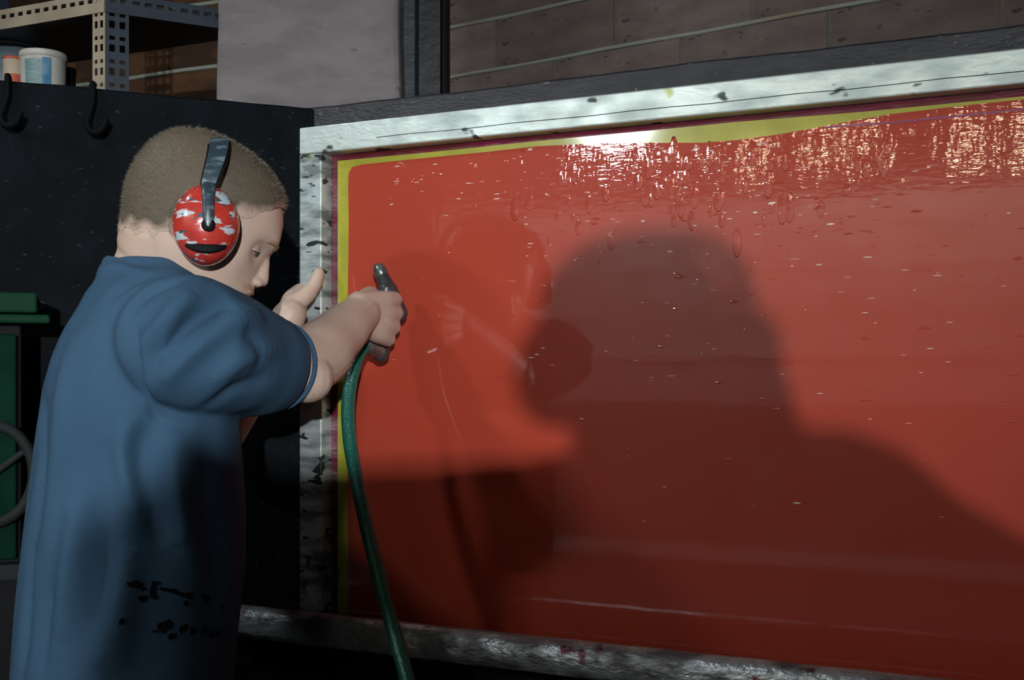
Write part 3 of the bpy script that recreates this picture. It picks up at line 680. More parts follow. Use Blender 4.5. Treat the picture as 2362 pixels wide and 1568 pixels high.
uu = np.concatenate([np.linspace(-0.114, 0.09, 70), np.linspace(0.092, 0.1085, 14)])
def li(k): return np.interp(uu, us, np.array([l[k] for l in lv])[::-1])
fr, bk, wd = li(1), li(2), li(3)
def sm(a, k=3):
    for _ in range(k): a = np.concatenate([[a[0]], (a[:-2]+2*a[1:-1]+a[2:])/4, [a[-1]]])
    return a
fr, bk, wd = sm(fr, 2), sm(bk), sm(wd)
body = MB(); rings = []
for u, f0, b0, w in zip(uu, fr, bk, wd):
    c = min(-0.008, (f0+b0)/2) if u > 0.09 else -0.012
    c = max(c, b0+0.01)
    ring = []
    for a in np.linspace(0, 2*math.pi, 72, endpoint=False):
        ca, sa = math.cos(a), math.sin(a); e = 2.25
        k = (abs(ca)**e+abs(sa)**e)**(-1/e)
        f = c+(f0-c if ca > 0 else c-b0)*ca*k; rr_ = w*sa*k
        def g(fc_, rc, uc, sg): return math.exp(-((f-fc_)**2+(abs(rr_)-rc)**2+(u-uc)**2)/(2*sg*sg))
        f -= 0.0125*g(0.086, 0.033, -0.007, 0.0125)            # eye sockets
        f += 0.004*g(0.092, 0.026, 0.012, 0.011)               # brow
        rr_ *= 1+0.05*g(0.066, 0.052, -0.026, 0.018)           # cheek bones
        f -= 0.004*g(0.080, 0.040, -0.052, 0.014)              # hollow of the cheek
        ring.append(HP(f, rr_, u))
    rings.append(ring)
body.loft(rings)
nb = MB()
def oval(c, hw, hd, n=14): return [HP(c[0]+hd*math.cos(a), hw*math.sin(a), c[1]) for a in np.linspace(0, 2*math.pi, n, endpoint=False)]
body.loft([oval((0.084, 0.006), 0.0075, 0.010), oval((0.086, -0.006), 0.0080, 0.012), oval((0.090, -0.020), 0.0095, 0.014), oval((0.094, -0.033), 0.0115, 0.0155), oval((0.0945, -0.041), 0.0135, 0.0158), oval((0.092, -0.047), 0.0130, 0.0125), oval((0.088, -0.050), 0.0095, 0.009)])
for sg in (-1, 1): body.ellipsoid(HP(0.0945, sg*0.0125, -0.0445), (HF, HR, HU), (0.0105, 0.0065, 0.0065), 12, 8)
body.ellipsoid(HP(0.0905, 0, -0.0612), (HF, HR, HU), (0.0075, 0.022, 0.0042), 14, 8)
body.ellipsoid(HP(0.0895, 0, -0.0720), (HF, HR, HU), (0.0075, 0.019, 0.0046), 14, 8)
body.ellipsoid(HP(0.080, 0, -0.096), (HF, HR, HU), (0.016, 0.019, 0.014), 14, 8)
for sg in (-1, 1):                       # upper and lower eyelids over the eyeball
    body.ellipsoid(HP(0.0680, sg*0.032, -0.0060), (HF, HR, HU), (0.0130, 0.0135, 0.0100), 14, 8)
# ears, under the ear defenders
for sg in (-1, 1):
    body.ellipsoid(HP(-0.020, sg*0.076, -0.015), (HF, HR, HU), (0.017, 0.007, 0.030), 12, 8)
# neck
NB = np.array([-0.497, 1.553, 1.44])
body.limb([HP(-0.040, 0, 0.0), HP(-0.040, 0, -0.045), (-0.478, 1.548, 1.515), NB, NB+np.array([-0.012, 0.0, -0.10])], [0.058, 0.060, 0.061, 0.068, 0.09], n=24)
body.limb([HP(0.03, 0, -0.09), (-0.440, 1.556, 1.47), (-0.46, 1.556, 1.40)], [0.034, 0.045, 0.06], n=18)
# torso under the shirt
TF = nrm([0.92, 0.39, 0]); TR = nrm([0.39, -0.92, 0])
rows = [  # pixel row, left, right outline, half width
 (600, 224, 425, 0.088), (622, 206, 440, 0.102), (645, 196, 470, 0.135), (675, 166, 490, 0.160), (710, 146, 502, 0.176), (760, 117, 515, 0.186), (820, 96, 528, 0.190), (900, 80, 540, 0.190), (1000, 70, 551, 0.190),
 (1100, 61, 556, 0.190), (1200, 50, 563, 0.192), (1300, 38, 561, 0.195), (1400, 28, 551, 0.198), (1500, 20, 541, 0.200), (1568, 15, 535, 0.200), (1640, 10, 528, 0.198), (1700, 8, 522, 0.196)]
def torso_rings(shrink, n=56, e=2.4):
    out = []
    for (py, l, r_, w) in rows:
        Yc = 1.548; z = CAMH+(HZ-py)/FPX*1.53; half = (r_-l)/2/FPX*1.53
        cx = ((l+r_)/2-CX)/FPX*1.53; dp = math.sqrt(max(half**2-(w*0.39)**2, 0.001))/0.92
        c = np.array([cx, Yc, z]); ring = []
        for a in np.linspace(0, 2*math.pi, n, endpoint=False):
            ca, sa = math.cos(a), math.sin(a); k = (abs(ca)**e+abs(sa)**e)**(-1/e)
            ring.append(c+TF*ca*k*(dp-shrink)+TR*sa*k*(w-shrink))
        out.append(ring)
    return out
body.loft(torso_rings(0.034)[::-1])
# arms: right (near) and left (far)
SHR = U(420, 785, 1.375); ELR = U(694, 852, 1.615); WRR = U(832, 724, 1.79)
SHL = np.array([-0.560, 1.715, 1.395]); ELL = np.array([-0.515, 1.925, 1.225]); WRL = U(668, 728, 1.925)
body.limb([SHR+[-0.03, 0.09, -0.005], SHR+[0.012, 0.03, -0.01], (SHR*0.55+ELR*0.45)+[0, 0, -0.004], ELR+[-0.012, -0.012, 0.004]], [0.045, 0.050, 0.050, 0.046], n=20)
body.limb([ELR, ELR*0.72+WRR*0.28+[0, 0, -0.002], ELR*0.4+WRR*0.6, WRR], [0.047, 0.049, 0.041, 0.0315], n=20)
body.ellipsoid(ELR+[0.012, -0.018, -0.012], ((1, 0, 0), (0, 1, 0), ZU), (0.038, 0.036, 0.036))
body.limb([SHL+[0.01, -0.02, -0.01], (SHL+ELL)/2, ELL], [0.048, 0.046, 0.042], n=18)
body.limb([ELL, ELL*0.6+WRL*0.4, WRL], [0.043, 0.042, 0.029], n=18)
# right hand around the grip
KN = U(906, 738, 1.862); HA = nrm(KN-WRR)
HD_ = np.array([-0.16, -0.10, -1.0]); HD_ = nrm(HD_-HA*np.dot(HD_, HA)); HN = np.cross(HD_, HA); HN = HN if HN[1] < 0 else -HN
palm = [(-0.034, 0.010, 0.0150), (-0.012, 0.016, 0.0160), (0.011, 0.013, 0.0160), (0.032, 0.004, 0.0150)]
for i, (o_, ad, rr_) in enumerate(palm):
    k = KN+HD_*o_+HA*(ad-0.012); w0 = WRR+HD_*o_*0.45
    body.limb([w0-HA*0.01, (w0+k)/2+HN*0.004, k], [0.020, 0.0185, rr_*0.92], n=14)
    fl_ = (0.034, 0.037, 0.034, 0.028)[i]; fr_ = (0.0095, 0.0098, 0.0094, 0.0084)[i]
    p1 = k+HA*fl_*0.55-HN*fl_*0.62; p2 = p1-HN*0.022-HA*0.010; p3 = p2-HA*0.019-HN*0.002
    if i == 0: p1 = k+HA*fl_*0.9-HN*fl_*0.55; p2 = p1-HN*0.020+HA*0.002; p3 = p2-HA*0.012-HN*0.010
    body.limb([k-HN*0.002, k+HA*0.010-HN*0.004, p1, p2, p3], [rr_*0.80, fr_*1.18, fr_*1.06, fr_, fr_*0.86], n=12)
t0 = WRR+HA*0.026-HD_*0.022-HN*0.010
body.limb([t0-HA*0.01, t0+HA*0.024-HD_*0.012-HN*0.016, t0+HA*0.050-HD_*0.014-HN*0.026, t0+HA*0.072-HD_*0.010-HN*0.034], [0.018, 0.0165, 0.0125, 0.0098], n=12)
# left hand holding the frame's upright: palm outside, fingers behind, thumb up the front
LK = U(700, 690, 1.965)
LB = [U(692, 672+i*17, 1.985+0.004*i) for i in range(4)]
for i, k in enumerate(LB):
    w0 = WRL+np.array([0, 0, 0.006*(1.5-i)])
    body.limb([w0, (w0+k)/2+np.array([-0.004, -0.004, 0.0]), k], [0.020, 0.0185, 0.0145], n=12)
    f0 = k+np.array([0.004, 0.020, 0.003]); f1 = SP(0.000, f0[2]+0.002, -TH-0.012); f2 = SP(0.024, f0[2]+0.002, -TH-0.013); f3 = SP(0.040, f0[2]-0.001, -TH-0.011)
    body.limb([k, f0, f1, f2, f3], [0.0145, 0.0110, 0.0098, 0.0094, 0.0080], n=12)
tb = U(672, 706, 1.935)
body.limb([tb, U(702, 684, 1.945), U(724, 658, 1.955), U(735, 630, 1.960)], [0.020, 0.0160, 0.0130, 0.0105], n=14)
bme = remesh(body, 0.0026, 5, 0.5)
print('body verts', len(bme.vertices))
person = raw('person', bme, M['skin'])
tag(person, 'worker in blue t-shirt and red ear defenders, spraying the screen with a hose', 'person')
for v in (): pass
BT = BVHTree.FromPolygons([tuple(v.co) for v in bme.vertices], [tuple(p.vertices) for p in bme.polygons])

# hair: a close-cropped cap grown from the head's own surface
V = coords(bme); NV = normals(bme); rel = V-HO
hf, hr, hu = rel@HF, rel@HR, rel@HU
line = np.interp(hf, [-0.12, -0.095, -0.06, -0.03, -0.005, 0.015, 0.030, 0.050, 0.070, 0.085, 0.1], [-0.056, -0.054, -0.046, -0.035, -0.030, -0.020, 0.022, 0.036, 0.046, 0.062, 0.075])
front_arc = 0.012*np.exp(-((np.abs(hr)-0.030)/0.02)**2)*(hf > 0.055)
wob = 0.004*np.sin(hf*190+hr*120)+0.003*np.sin(hu*230+hr*90)
dist = hu-(line+front_arc+wob); near = (np.abs(hr) < 0.12) & (np.abs(hf) < 0.135) & (hu < 0.13) & (hu > -0.07)
cov = np.clip((dist+0.008)/0.022, 0, 1)*near
idx = np.where(cov > 0)[0]; keep = np.zeros(len(V), bool); keep[idx] = True
remap = -np.ones(len(V), int); remap[idx] = np.arange(len(idx))
F = [tuple(remap[i] for i in p.vertices) for p in bme.polygons if all(keep[i] for i in p.vertices)]
thick = 0.0012+0.0062*np.clip(cov[idx]*1.0, 0, 1)*np.clip(0.45+(hu[idx]+0.03)/0.08, 0.35, 1.0)
fz_ = 0.0007*np.sin(V[idx]@np.array([900., 700., 1100.]))*np.sin(V[idx]@np.array([-640., 820., 560.]))
HV = V[idx]+NV[idx]*(thick+fz_*cov[idx])[:, None]-NV[idx]*(0.0016*(cov[idx] < 0.06))[:, None]
hm = bpy.data.meshes.new('hair'); hm.from_pydata([tuple(p) for p in HV], [], F); hm.update(); hm.polygons.foreach_set('use_smooth', [True]*len(hm.polygons))
at = hm.attributes.new('cover', 'FLOAT', 'POINT'); at.data.foreach_set('value', cov[idx].astype(np.float32))
def hair_mat():
    m = bpy.data.materials.new('cropped_hair'); m.use_nodes = True; t = m.node_tree; b = t.nodes['Principled BSDF']; L = t.links.new
    at = nd(t, 'ShaderNodeAttribute', attribute_name='cover'); tc = nd(t, 'ShaderNodeTexCoord')
    n = nd(t, 'ShaderNodeTexNoise'); n.inputs['Scale'].default_value = 260; n.inputs['Detail'].default_value = 3; L(tc.outputs['Object'], n.inputs['Vector'])
    mx = nd(t, 'ShaderNodeMix', data_type='RGBA'); mx.inputs[6].default_value = (0.072, 0.055, 0.038, 1); mx.inputs[7].default_value = (0.150, 0.121, 0.085, 1); L(n.outputs[0], mx.inputs[0])
    ad = nd(t, 'ShaderNodeMath', operation='ADD'); L(at.outputs['Fac'], ad.inputs[0])
    n2 = nd(t, 'ShaderNodeMath', operation='MULTIPLY_ADD'); L(n.outputs[0], n2.inputs[0]); n2.inputs[1].default_value = 0.5; n2.inputs[2].default_value = -0.25; L(n2.outputs[0], ad.inputs[1])
    mr = nd(t, 'ShaderNodeMapRange'); mr.inputs[1].default_value = 0.15; mr.inputs[2].default_value = 0.95; L(ad.outputs[0], mr.inputs[0])
    m2 = nd(t, 'ShaderNodeMix', data_type='RGBA'); m2.inputs[6].default_value = (0.555, 0.41, 0.32, 1); L(mr.outputs[0], m2.inputs[0]); L(mx.outputs[2], m2.inputs[7])
    L(m2.outputs[2], b.inputs['Base Color']); b.inputs['Roughness'].default_value = 0.6; b.inputs['Specular IOR Level'].default_value = 0.3
    bp = nd(t, 'ShaderNodeBump'); bp.inputs['Strength'].default_value = 0.5; bp.inputs['Distance'].default_value = 0.002; L(n.outputs[0], bp.inputs['Height']); L(bp.outputs[0], b.inputs['Normal'])
    return m
M['hair'] = hair_mat()
hair = obj('hair', hm, M['hair'], person); hair['label'] = 'short cropped light brown hair'
# short bristles standing out of the cap
mb = MB(); sel = rng.choice(len(idx), 9000)
bv = []; bf = []
for j in sel:
    if cov[idx[j]] < 0.35: continue
    p = HV[j]; nn = nrm(NV[idx[j]]+0.55*HU*-0.3+HF*0.35+rng.normal(0, 0.25, 3)); q = nrm(np.cross(nn, rng.normal(0, 1, 3)))*0.00028; ln = rng.uniform(0.003, 0.0065)*(0.5+0.5*cov[idx[j]])
    b0 = len(bv); w2 = np.cross(nn, q)
    bv += [tuple(p-nn*0.001+q), tuple(p-nn*0.001-q*0.5+w2*0.87), tuple(p-nn*0.001-q*0.5-w2*0.87), tuple(p+nn*ln)]; bf += [(b0, b0+1, b0+3), (b0+1, b0+2, b0+3), (b0+2, b0, b0+3)]
M['bristle'] = pmat('hair_bristle', (0.18, 0.148, 0.105), rough=0.5, rand=0.0)
bmh = bpy.data.meshes.new('bristles'); bmh.from_pydata(bv, [], bf); bmh.update()
bo = obj('bristles', bmh, M['bristle'], hair); bo['kind'] = 'stuff'
# face details
M['brow'] = pmat('eyebrow_hair', (0.30, 0.20, 0.11), rough=0.7)
def on_skin(p, d):                       # nearest point of the skin from p along d
    h = BT.ray_cast(Vector(p), Vector(d)); return (np.array(h[0]), np.array(h[1])) if h[0] is not None else (None, None)
for sg in (1, -1):
    mb = MB(); ringp = []
    for i in range(12):
        f = i/11; r0 = 0.014+0.034*f; u0 = 0.0085+0.006*math.sin(f*2.4)-0.003*f
        h, nn = on_skin(HP(0.16, sg*r0, u0), -HF+HR*-sg*0.12*f)
        if h is not None: ringp.append(h+nn*0.0004)
    if len(ringp) > 3: obj('eyebrow', MB().limb(ringp, [0.0012+0.0022*math.sin(math.pi*(0.12+0.8*i/(len(ringp)-1))) for i in range(len(ringp))], n=8, sub=2), M['brow'], person, smooth=True)
    # eye: white, iris, and lash line, looking down at the work
    e0 = HP(0.0675, sg*0.032, -0.0100)
    M.setdefault('eye', pmat('eye_white', (0.34, 0.29, 0.26), rough=0.15)); M.setdefault('iris', pmat('eye_iris', (0.03, 0.05, 0.06), rough=0.1))
    ey = obj('eye', MB().ellipsoid(e0, (HF, HR, HU), (0.0128, 0.0120, 0.0050), 16, 10), M['eye'], person, smooth=True)
    obj('iris', MB().ellipsoid(e0+HF*0.0118-HU*0.0014, (HF, HR, HU), (0.0018, 0.0056, 0.0038), 12, 8), M['iris'], ey, smooth=True)
    lash = [e0+HF*(0.0128*math.cos(a*1.0))+HR*sg*0.0135*math.sin(a)+HU*(0.0022*math.cos(a)+0.0002) for a in np.linspace(-1.1, 1.2, 9)]
    obj('eyelid', MB().limb(lash, [0.0017]*9, n=8, sub=2), M['skin'], person, smooth=True)
M['lash'] = pmat('eyelash', (0.05, 0.03, 0.02), rough=0.7); M['nostril'] = pmat('nostril_shadow', (0.10, 0.04, 0.03), rough=0.8)
for sg in (1, -1):
    e0 = HP(0.0675, sg*0.032, -0.0100)
    lash = [e0+HF*(0.0138*math.cos(a))+HR*sg*0.0142*math.sin(a)+HU*(0.0014*math.cos(a)-0.0010) for a in np.linspace(-1.1, 1.3, 9)]
    obj('eyelash', MB().limb(lash, [0.0007]*9, n=6, sub=2), M['lash'], person, smooth=True)
    obj('nostril', MB().ellipsoid(HP(0.0955, sg*0.0085, -0.0497), (HF, HR, HU), (0.0055, 0.0032, 0.0022), 12, 8), M['nostril'], person, smooth=True)
lipp = []
for i in range(11):
    r0 = -0.021+0.042*i/10; h, nn = on_skin(HP(0.16, r0, -0.0668+0.0012*abs(r0)/0.02), -HF)
    if h is not None: lipp.append(h-nn*0.0004)
obj('mouth_line', MB().limb(lipp, [0.0009]*len(lipp), n=6, sub=2), M['lip'], person, smooth=True)
M['stubble'] = pmat('ginger_stubble', (0.40, 0.22, 0.11), rough=0.7)
sv = []; sf = []
for _ in range(2600):
    if rng.random() < 0.5: r0 = rng.normal(0, 0.016); u0 = rng.uniform(-0.0590, -0.0510)
    else: r0 = rng.uniform(-0.04, 0.04); u0 = rng.uniform(-0.106, -0.077)
    h, nn = on_skin(HP(0.16, r0, u0), -HF)
    if h is None: continue
    g_ = nrm(nn*0.6-HU+rng.normal(0, 0.25, 3)); q = nrm(np.cross(g_, rng.normal(0, 1, 3)))*0.00022; w2 = np.cross(g_, q); b0 = len(sv); ln = rng.uniform(0.002, 0.005)
    sv += [tuple(h+q), tuple(h-q*0.5+w2*0.87), tuple(h-q*0.5-w2*0.87), tuple(h+g_*ln)]; sf += [(b0, b0+1, b0+3), (b0+1, b0+2, b0+3), (b0+2, b0, b0+3)]
sm_ = bpy.data.meshes.new('stubble'); sm_.from_pydata(sv, [], sf); sm_.update(); so = obj('stubble', sm_, M['stubble'], person); so['kind'] = 'stuff'

# t-shirt
sh = MB()
sh.loft(torso_rings(0.0)[::-1])
sh.limb([(-0.455, 1.43, 1.415), (-0.487, 1.548, 1.447), (-0.53, 1.66, 1.425), SHL+[0, 0, 0.0]], [0.062, 0.060, 0.060, 0.066], n=20)
sl_p = [U(385, 792, 1.45), U(428, 786, 1.392), U(500, 812, 1.455), U(575, 832, 1.525), U(632, 842, 1.578), U(652, 846, 1.592)]
sh.limb(sl_p, [0.066, 0.0835, 0.083, 0.075, 0.066, 0.0625], n=32, ends=False)
cuff_in = None
sh.limb([SHL+[-0.01, -0.04, 0.0], SHL, SHL*0.5+ELL*0.5, SHL*0.25+ELL*0.75], [0.070, 0.078, 0.068, 0.064], n=24, ends=False)
sme = remesh(sh, 0.0042, 26, 0.5)
print('shirt verts', len(sme.vertices))
def bvh(me):
    return BVHTree.FromPolygons([tuple(v.co) for v in me.vertices], [tuple(p.vertices) for p in me.polygons])
ST = bvh(sme)
def on_shirt(px, py):
    h = ST.ray_cast(Vector((0, 0, CAMH)), Vector(U(px, py, 1.0)-np.array([0, 0, CAMH])))
    return np.array(h[0]) if h[0] is not None else None
def fold(V, NV, line_px, depth, sig, taper=True):
    pts = [on_shirt(*p) for p in line_px]; pts = [p for p in pts if p is not None]
    if len(pts) < 2: return
    Pp, _ = smooth_path(pts, [1]*len(pts), 8); best = np.full(len(V), 1e9); par = np.zeros(len(V))
    for i, p in enumerate(Pp):
        d = np.linalg.norm(V-p, axis=1); m_ = d < best; best[m_] = d[m_]; par[m_] = i/(len(Pp)-1)
    amp = np.exp(-(best/sig)**2)*(np.sin(math.pi*np.clip(par*0.92+0.04, 0, 1))**0.7 if taper else 1.0)
    V += NV*(depth*amp)[:, None]
V = coords(sme); NV = normals(sme)
folds = [
 ([(316, 760), (318, 820), (330, 890), (362, 962), (430, 985)], -0.006, 0.006), ([(334, 775), (340, 840), (362, 920)], 0.004, 0.010),
 ([(345, 850), (400, 790), (470, 725), (540, 700)], -0.010, 0.013), ([(335, 800), (390, 735), (450, 680)], 0.008, 0.012), ([(370, 880), (440, 805), (530, 745), (600, 725)], 0.008, 0.015),
 ([(300, 720), (345, 670), (420, 645)], -0.006, 0.011), ([(255, 690), (300, 650), (350, 632)], -0.005, 0.009), ([(230, 640), (260, 618), (330, 628)], 0.004, 0.008),
 ([(560, 760), (590, 790), (600, 850)], -0.004, 0.012), ([(470, 940), (540, 900), (620, 870)], -0.005, 0.013), ([(480, 880), (560, 830), (640, 800)], 0.005, 0.014),
 ([(360, 975), (330, 1050), (345, 1150), (390, 1260)], -0.012, 0.020), ([(300, 960), (285, 1040), (310, 1120), (335, 1180)], 0.010, 0.016), ([(245, 1010), (235, 1150), (225, 1300), (205, 1450)], -0.010, 0.022),
 ([(395, 1010), (400, 1130), (420, 1260)], 0.008, 0.018), ([(160, 800), (140, 950), (128, 1100), (110, 1300)], 0.006, 0.020), ([(100, 900), (95, 1050), (80, 1250)], -0.006, 0.016),
 ([(180, 1150), (165, 1300), (140, 1480)], 0.009, 0.018), ([(290, 1250), (270, 1400), (250, 1550)], 0.008, 0.022), ([(470, 1010), (480, 1150), (500, 1300), (495, 1450)], -0.008, 0.020), ([(75, 1250), (60, 1400), (50, 1540)], -0.006, 0.013), ([(120, 1350), (100, 1450), (90, 1560)], -0.006, 0.014)]
for f in folds: fold(V, NV, f[0], f[1]*1.45, f[2])
a3 = V@np.array([23., 31., 9.]); b3 = V@np.array([-41., 17., 13.])
V += NV*(0.0012*np.sin(a3)*np.sin(b3*0.7)+0.0008*np.sin(b3*2.1+a3))[:, None]
set_coords(sme, V)
shirt = obj('t_shirt', sme, M['shirt'], person); shirt['label'] = 'loose blue-grey cotton t-shirt with dark ink marks'
ST = bvh(sme)
# collar band, cuff band
cl = []
for a in np.linspace(0, 2*math.pi, 33):
    cc_ = np.array([-0.490, 1.553, 1.492]); cl.append(cc_+TF*0.064*math.cos(a)+TR*0.070*math.sin(a)+ZU*(-0.010*math.cos(a)-0.008*abs(math.sin(a))))
obj('collar', MB().limb(cl, [0.0070]*33, n=12, sub=2, ends=False, flat=1.5, flat_axis=ZU), M['shirt'], shirt, smooth=True)
ax = nrm(sl_p[-1]-sl_p[-3]); x_ = nrm(np.cross(ax, ZU)); y_ = np.cross(ax, x_)
cf = [sl_p[-1]-ax*0.007+x_*0.0598*math.cos(a)+y_*0.0598*math.sin(a) for a in np.linspace(0, 2*math.pi, 33)]
obj('cuff', MB().limb(cf, [0.0034]*33, n=10, sub=2, ends=False), M['shirt'], shirt, smooth=True)
# dark ink marks on the shirt, lying on the cloth
def blot(outlines):
    mb = MB()
    for (cx_, cy_, rx, ry, rot) in outlines:
        n = 18; top = []; 
        for k_ in range(2):
            rg = []
            for a in np.linspace(0, 2*math.pi, n, endpoint=False):
                w = 1+0.14*math.sin(3*a+cx_)+0.10*math.sin(5*a+cy_); x = rx*w*math.cos(a)*(1-0.5*k_); y = ry*w*math.sin(a)*(1-0.5*k_)
                c_, s_2 = math.cos(math.radians(rot)), math.sin(math.radians(rot)); h = on_shirt(cx_+x*c_-y*s_2, cy_+x*s_2+y*c_)
                if h is None: rg = None; break
                rg.append(h+(np.array([0, 0, CAMH])-h)*0.0006)
            if rg is None: break
            top.append(rg)
        if len(top) == 2:
            V_ = top[0]+top[1]; F_ = [(i, (i+1) % n, n+(i+1) % n, n+i) for i in range(n)]+[tuple(range(n, 2*n))]
            mb.add(V_, F_)
    return mb
mk1 = [(313, 1348, 19, 9, 5), (330, 1357, 7, 5, 20), (353, 1358, 7, 19, 10), (330, 1380, 11, 8, -10), (356, 1376, 9, 6, 0), (362, 1344, 9, 4, 10), (380, 1359, 13, 4.5, 8), (403, 1364, 16, 6, 14), (420, 1371, 11, 5, 20), (437, 1373, 10, 8, 10), (430, 1391, 7, 7, 0), (476, 1379, 11, 7, 40), (513, 1399, 5, 6, 30)]
mk2 = [(281, 1433, 9, 6, -45), (375, 1446, 12, 13, 0), (391, 1440, 7, 12, 0), (360, 1456, 10, 3, 5), (397, 1467, 11, 7, -20), (419, 1452, 5, 11, 5), (429, 1447, 5, 9, 0), (446, 1456, 8, 8, -45), (472, 1454, 6, 8, 10), (490, 1463, 9, 8, 0), (504, 1460, 4, 10, 10)]
for mk in mk1+mk2: obj('ink_mark', blot([mk]), M['ink'], shirt)

# trousers and boots (below the picture)
tr_ = MB()
pc = np.array([-0.535, 1.548, 0.90])
tr_.loft([[pc+ZU*dz+TF*a_*math.cos(t)+TR*b_*math.sin(t) for t in np.linspace(0, 2*math.pi, 32, endpoint=False)] for dz, a_, b_ in ((0.06, 0.115, 0.165), (0.0, 0.118, 0.172), (-0.08, 0.12, 0.178), (-0.12, 0.10, 0.165))])
feet = []
for sg, stp in ((1, -0.06), (-1, 0.10)):
    hip = pc+TR*sg*0.092-ZU*0.06; kn = hip+TF*(0.03+stp*0.5)-ZU*0.40; an = np.array([*(hip+TF*(stp*1.0))[:2], 0.10])
    tr_.limb([hip, (hip+kn)/2, kn, (kn+an)/2, an], [0.088, 0.082, 0.066, 0.062, 0.056], n=20, ends=False); feet.append(an)
tro = obj('trousers', remesh(tr_, 0.007, 5, 0.5), M['trouser'], person)
for an in feet:
    b_ = MB(); b_.limb([an+ZU*0.03, an-ZU*0.03+TF*0.005, an-ZU*0.060+TF*0.07, an-ZU*0.066+TF*0.15], [0.052, 0.050, 0.042, 0.036], n=18)
    bmesh_ = remesh(b_, 0.006, 4, 0.5); vv = coords(bmesh_); vv[:, 2] = np.maximum(vv[:, 2], 0.0); set_coords(bmesh_, vv)
    obj('boot', bmesh_, M['boot'], person)

# ------------------------------------------------------------------ ear defenders
EW = ZU                                   # worn upright
EF = nrm([math.cos(ps), math.sin(ps), 0])
C_R = None
# centre of the near cup so that it shows at (475, 519)
q = U(475, 519, HO[1]-0.098); q0 = q
C_R = q0; C_L = HP(-0.026, -0.098, 0.0)
ed = thing('ear_defenders', 'scuffed red ear defenders with dark headband worn on the worker\'s head', 'ear defenders', (HO+C_R)/2-ZU*0.06)
def cup(c, sg, ed, HR, EF):
    out = HR*sg
    prof = [(0.50, -0.004), (0.86, -0.004), (0.97, -0.002), (1.0, 0.006), (0.99, 0.014), (0.94, 0.023), (0.84, 0.031), (0.66, 0.0375), (0.42, 0.0415), (0.18, 0.043), (0.02, 0.0433)]
    rings = []
    for r0, h in prof:
        ring = []
        for a in np.linspace(0, 2*math.pi, 48, endpoint=False):
            x = 0.0425*math.cos(a); z = 0.0525*math.sin(a); x *= 1-0.07*(math.sin(a) < 0)*abs(math.sin(a))**2
            ring.append(c+EF*x*r0+EW*z*r0+out*(h-0.010))
        rings.append(ring)
    cp = obj('ear_cup', MB().loft(rings), M['cup'], ed, smooth=True)
    # cushion against the head
    rings = []
    for r0, h in ((0.55, -0.020), (0.80, -0.024), (0.93, -0.020), (0.97, -0.012), (0.92, -0.003), (0.6, -0.002)):
        rings.append([c+EF*0.0415*r0*math.cos(a)+EW*0.0515*r0*math.sin(a)+out*(h-0.010) for a in np.linspace(0, 2*math.pi, 40, endpoint=False)])
    obj('cushion', MB().loft(rings), M['blackrub'], cp, smooth=True)
    # dark slot low on the shell and the pale ledge below it
    def shell(x, z): 
        rr_ = math.sqrt((x/0.0425)**2+(z/0.0525)**2); hs = [p_[1] for p_ in prof][3:]; rs = [p_[0] for p_ in prof][3:]
        return np.interp(rr_, rs[::-1], hs[::-1])-0.010
    pts = [c+EF*x+EW*(-0.029-0.004*(1-(x/0.022)**2))+out*(shell(x, -0.031)+0.0002) for x in np.linspace(-0.022, 0.022, 13)]
    obj('slot', MB().limb(pts, [0.0022+0.0042*math.sin(math.pi*(0.15+0.7*i/12)) for i in range(13)], n=10, sub=2, flat=0.35, flat_axis=out), M['blackrub'], cp, smooth=True)
    # clamp arm of the headband over the cup, with a boss and a bright wire
    pts = [c+EF*0.003+EW*z+out*(max(shell(0.003, z), 0.0)+0.0035) for z in (-0.004, 0.012, 0.026, 0.040, 0.050)]
    obj('clamp_arm', MB().limb(pts, [0.0062, 0.0072, 0.0075, 0.0085, 0.0095], n=12, sub=3, flat=0.4, flat_axis=out), M['band'], cp, smooth=True)
    obj('boss', MB().lathe(c+EF*0.003+EW*-0.004+out*(shell(0.003, -0.004)-0.001), out, [(0.0085, 0), (0.0085, 0.005), (0.007, 0.0065), (0.001, 0.0068)], 20), M['blackrub'], cp, smooth=True)
    return cp
cup(C_R, 1, ed, HR, EF); cup(C_L, -1, ed, HR, EF)
# headband: an arch over the crown
def headband(C_R, C_L, top, EF, ctr, ed):
    mid = (C_R+C_L)/2; hr = (C_R-C_L)/2; k = nrm(hr); ctrl = []
    for a in np.linspace(0, math.pi, 33):
        lat = math.copysign(abs(math.cos(a))**0.80, math.cos(a)); ht = abs(math.sin(a))**0.95
        ctrl.append(mid+hr*lat+k*0.012*lat+ZU*0.048*(1-ht)+(top-mid)*ht)
    arch = np.array(ctrl); T = np.gradient(arch, axis=0); T /= np.linalg.norm(T, axis=1)[:, None]
    def strap(w, t0, t1):
        rings = []
        for i_, (p, t) in enumerate(zip(arch, T)):
            o_ = nrm(np.cross(t, EF)); o_ = o_ if np.dot(o_, p-ctr) > 0 else -o_; wdt = nrm(np.cross(o_, t)); tp = 0.62+0.38*math.sin(math.pi*i_/32)**0.6
            rings.append([p+wdt*w*tp*cx_+o_*(t1 if cz else t0) for cx_, cz in ((-1, 0), (1, 0), (1, 1), (0.6, 1), (-0.6, 1), (-1, 1))])
        return MB().loft(rings)
    hb = obj('headband', strap(0.0125, -0.002, 0.003), M['band'], ed, bevel=0.001)
    obj('headband_pad', strap(0.0155, -0.008, -0.0022), M['blackrub'], hb)
headband(C_R, C_L, U(497, 327, HO[1])+np.array([0, 0, 0.004]), EF, HP(-0.01, 0, 0.02), ed)

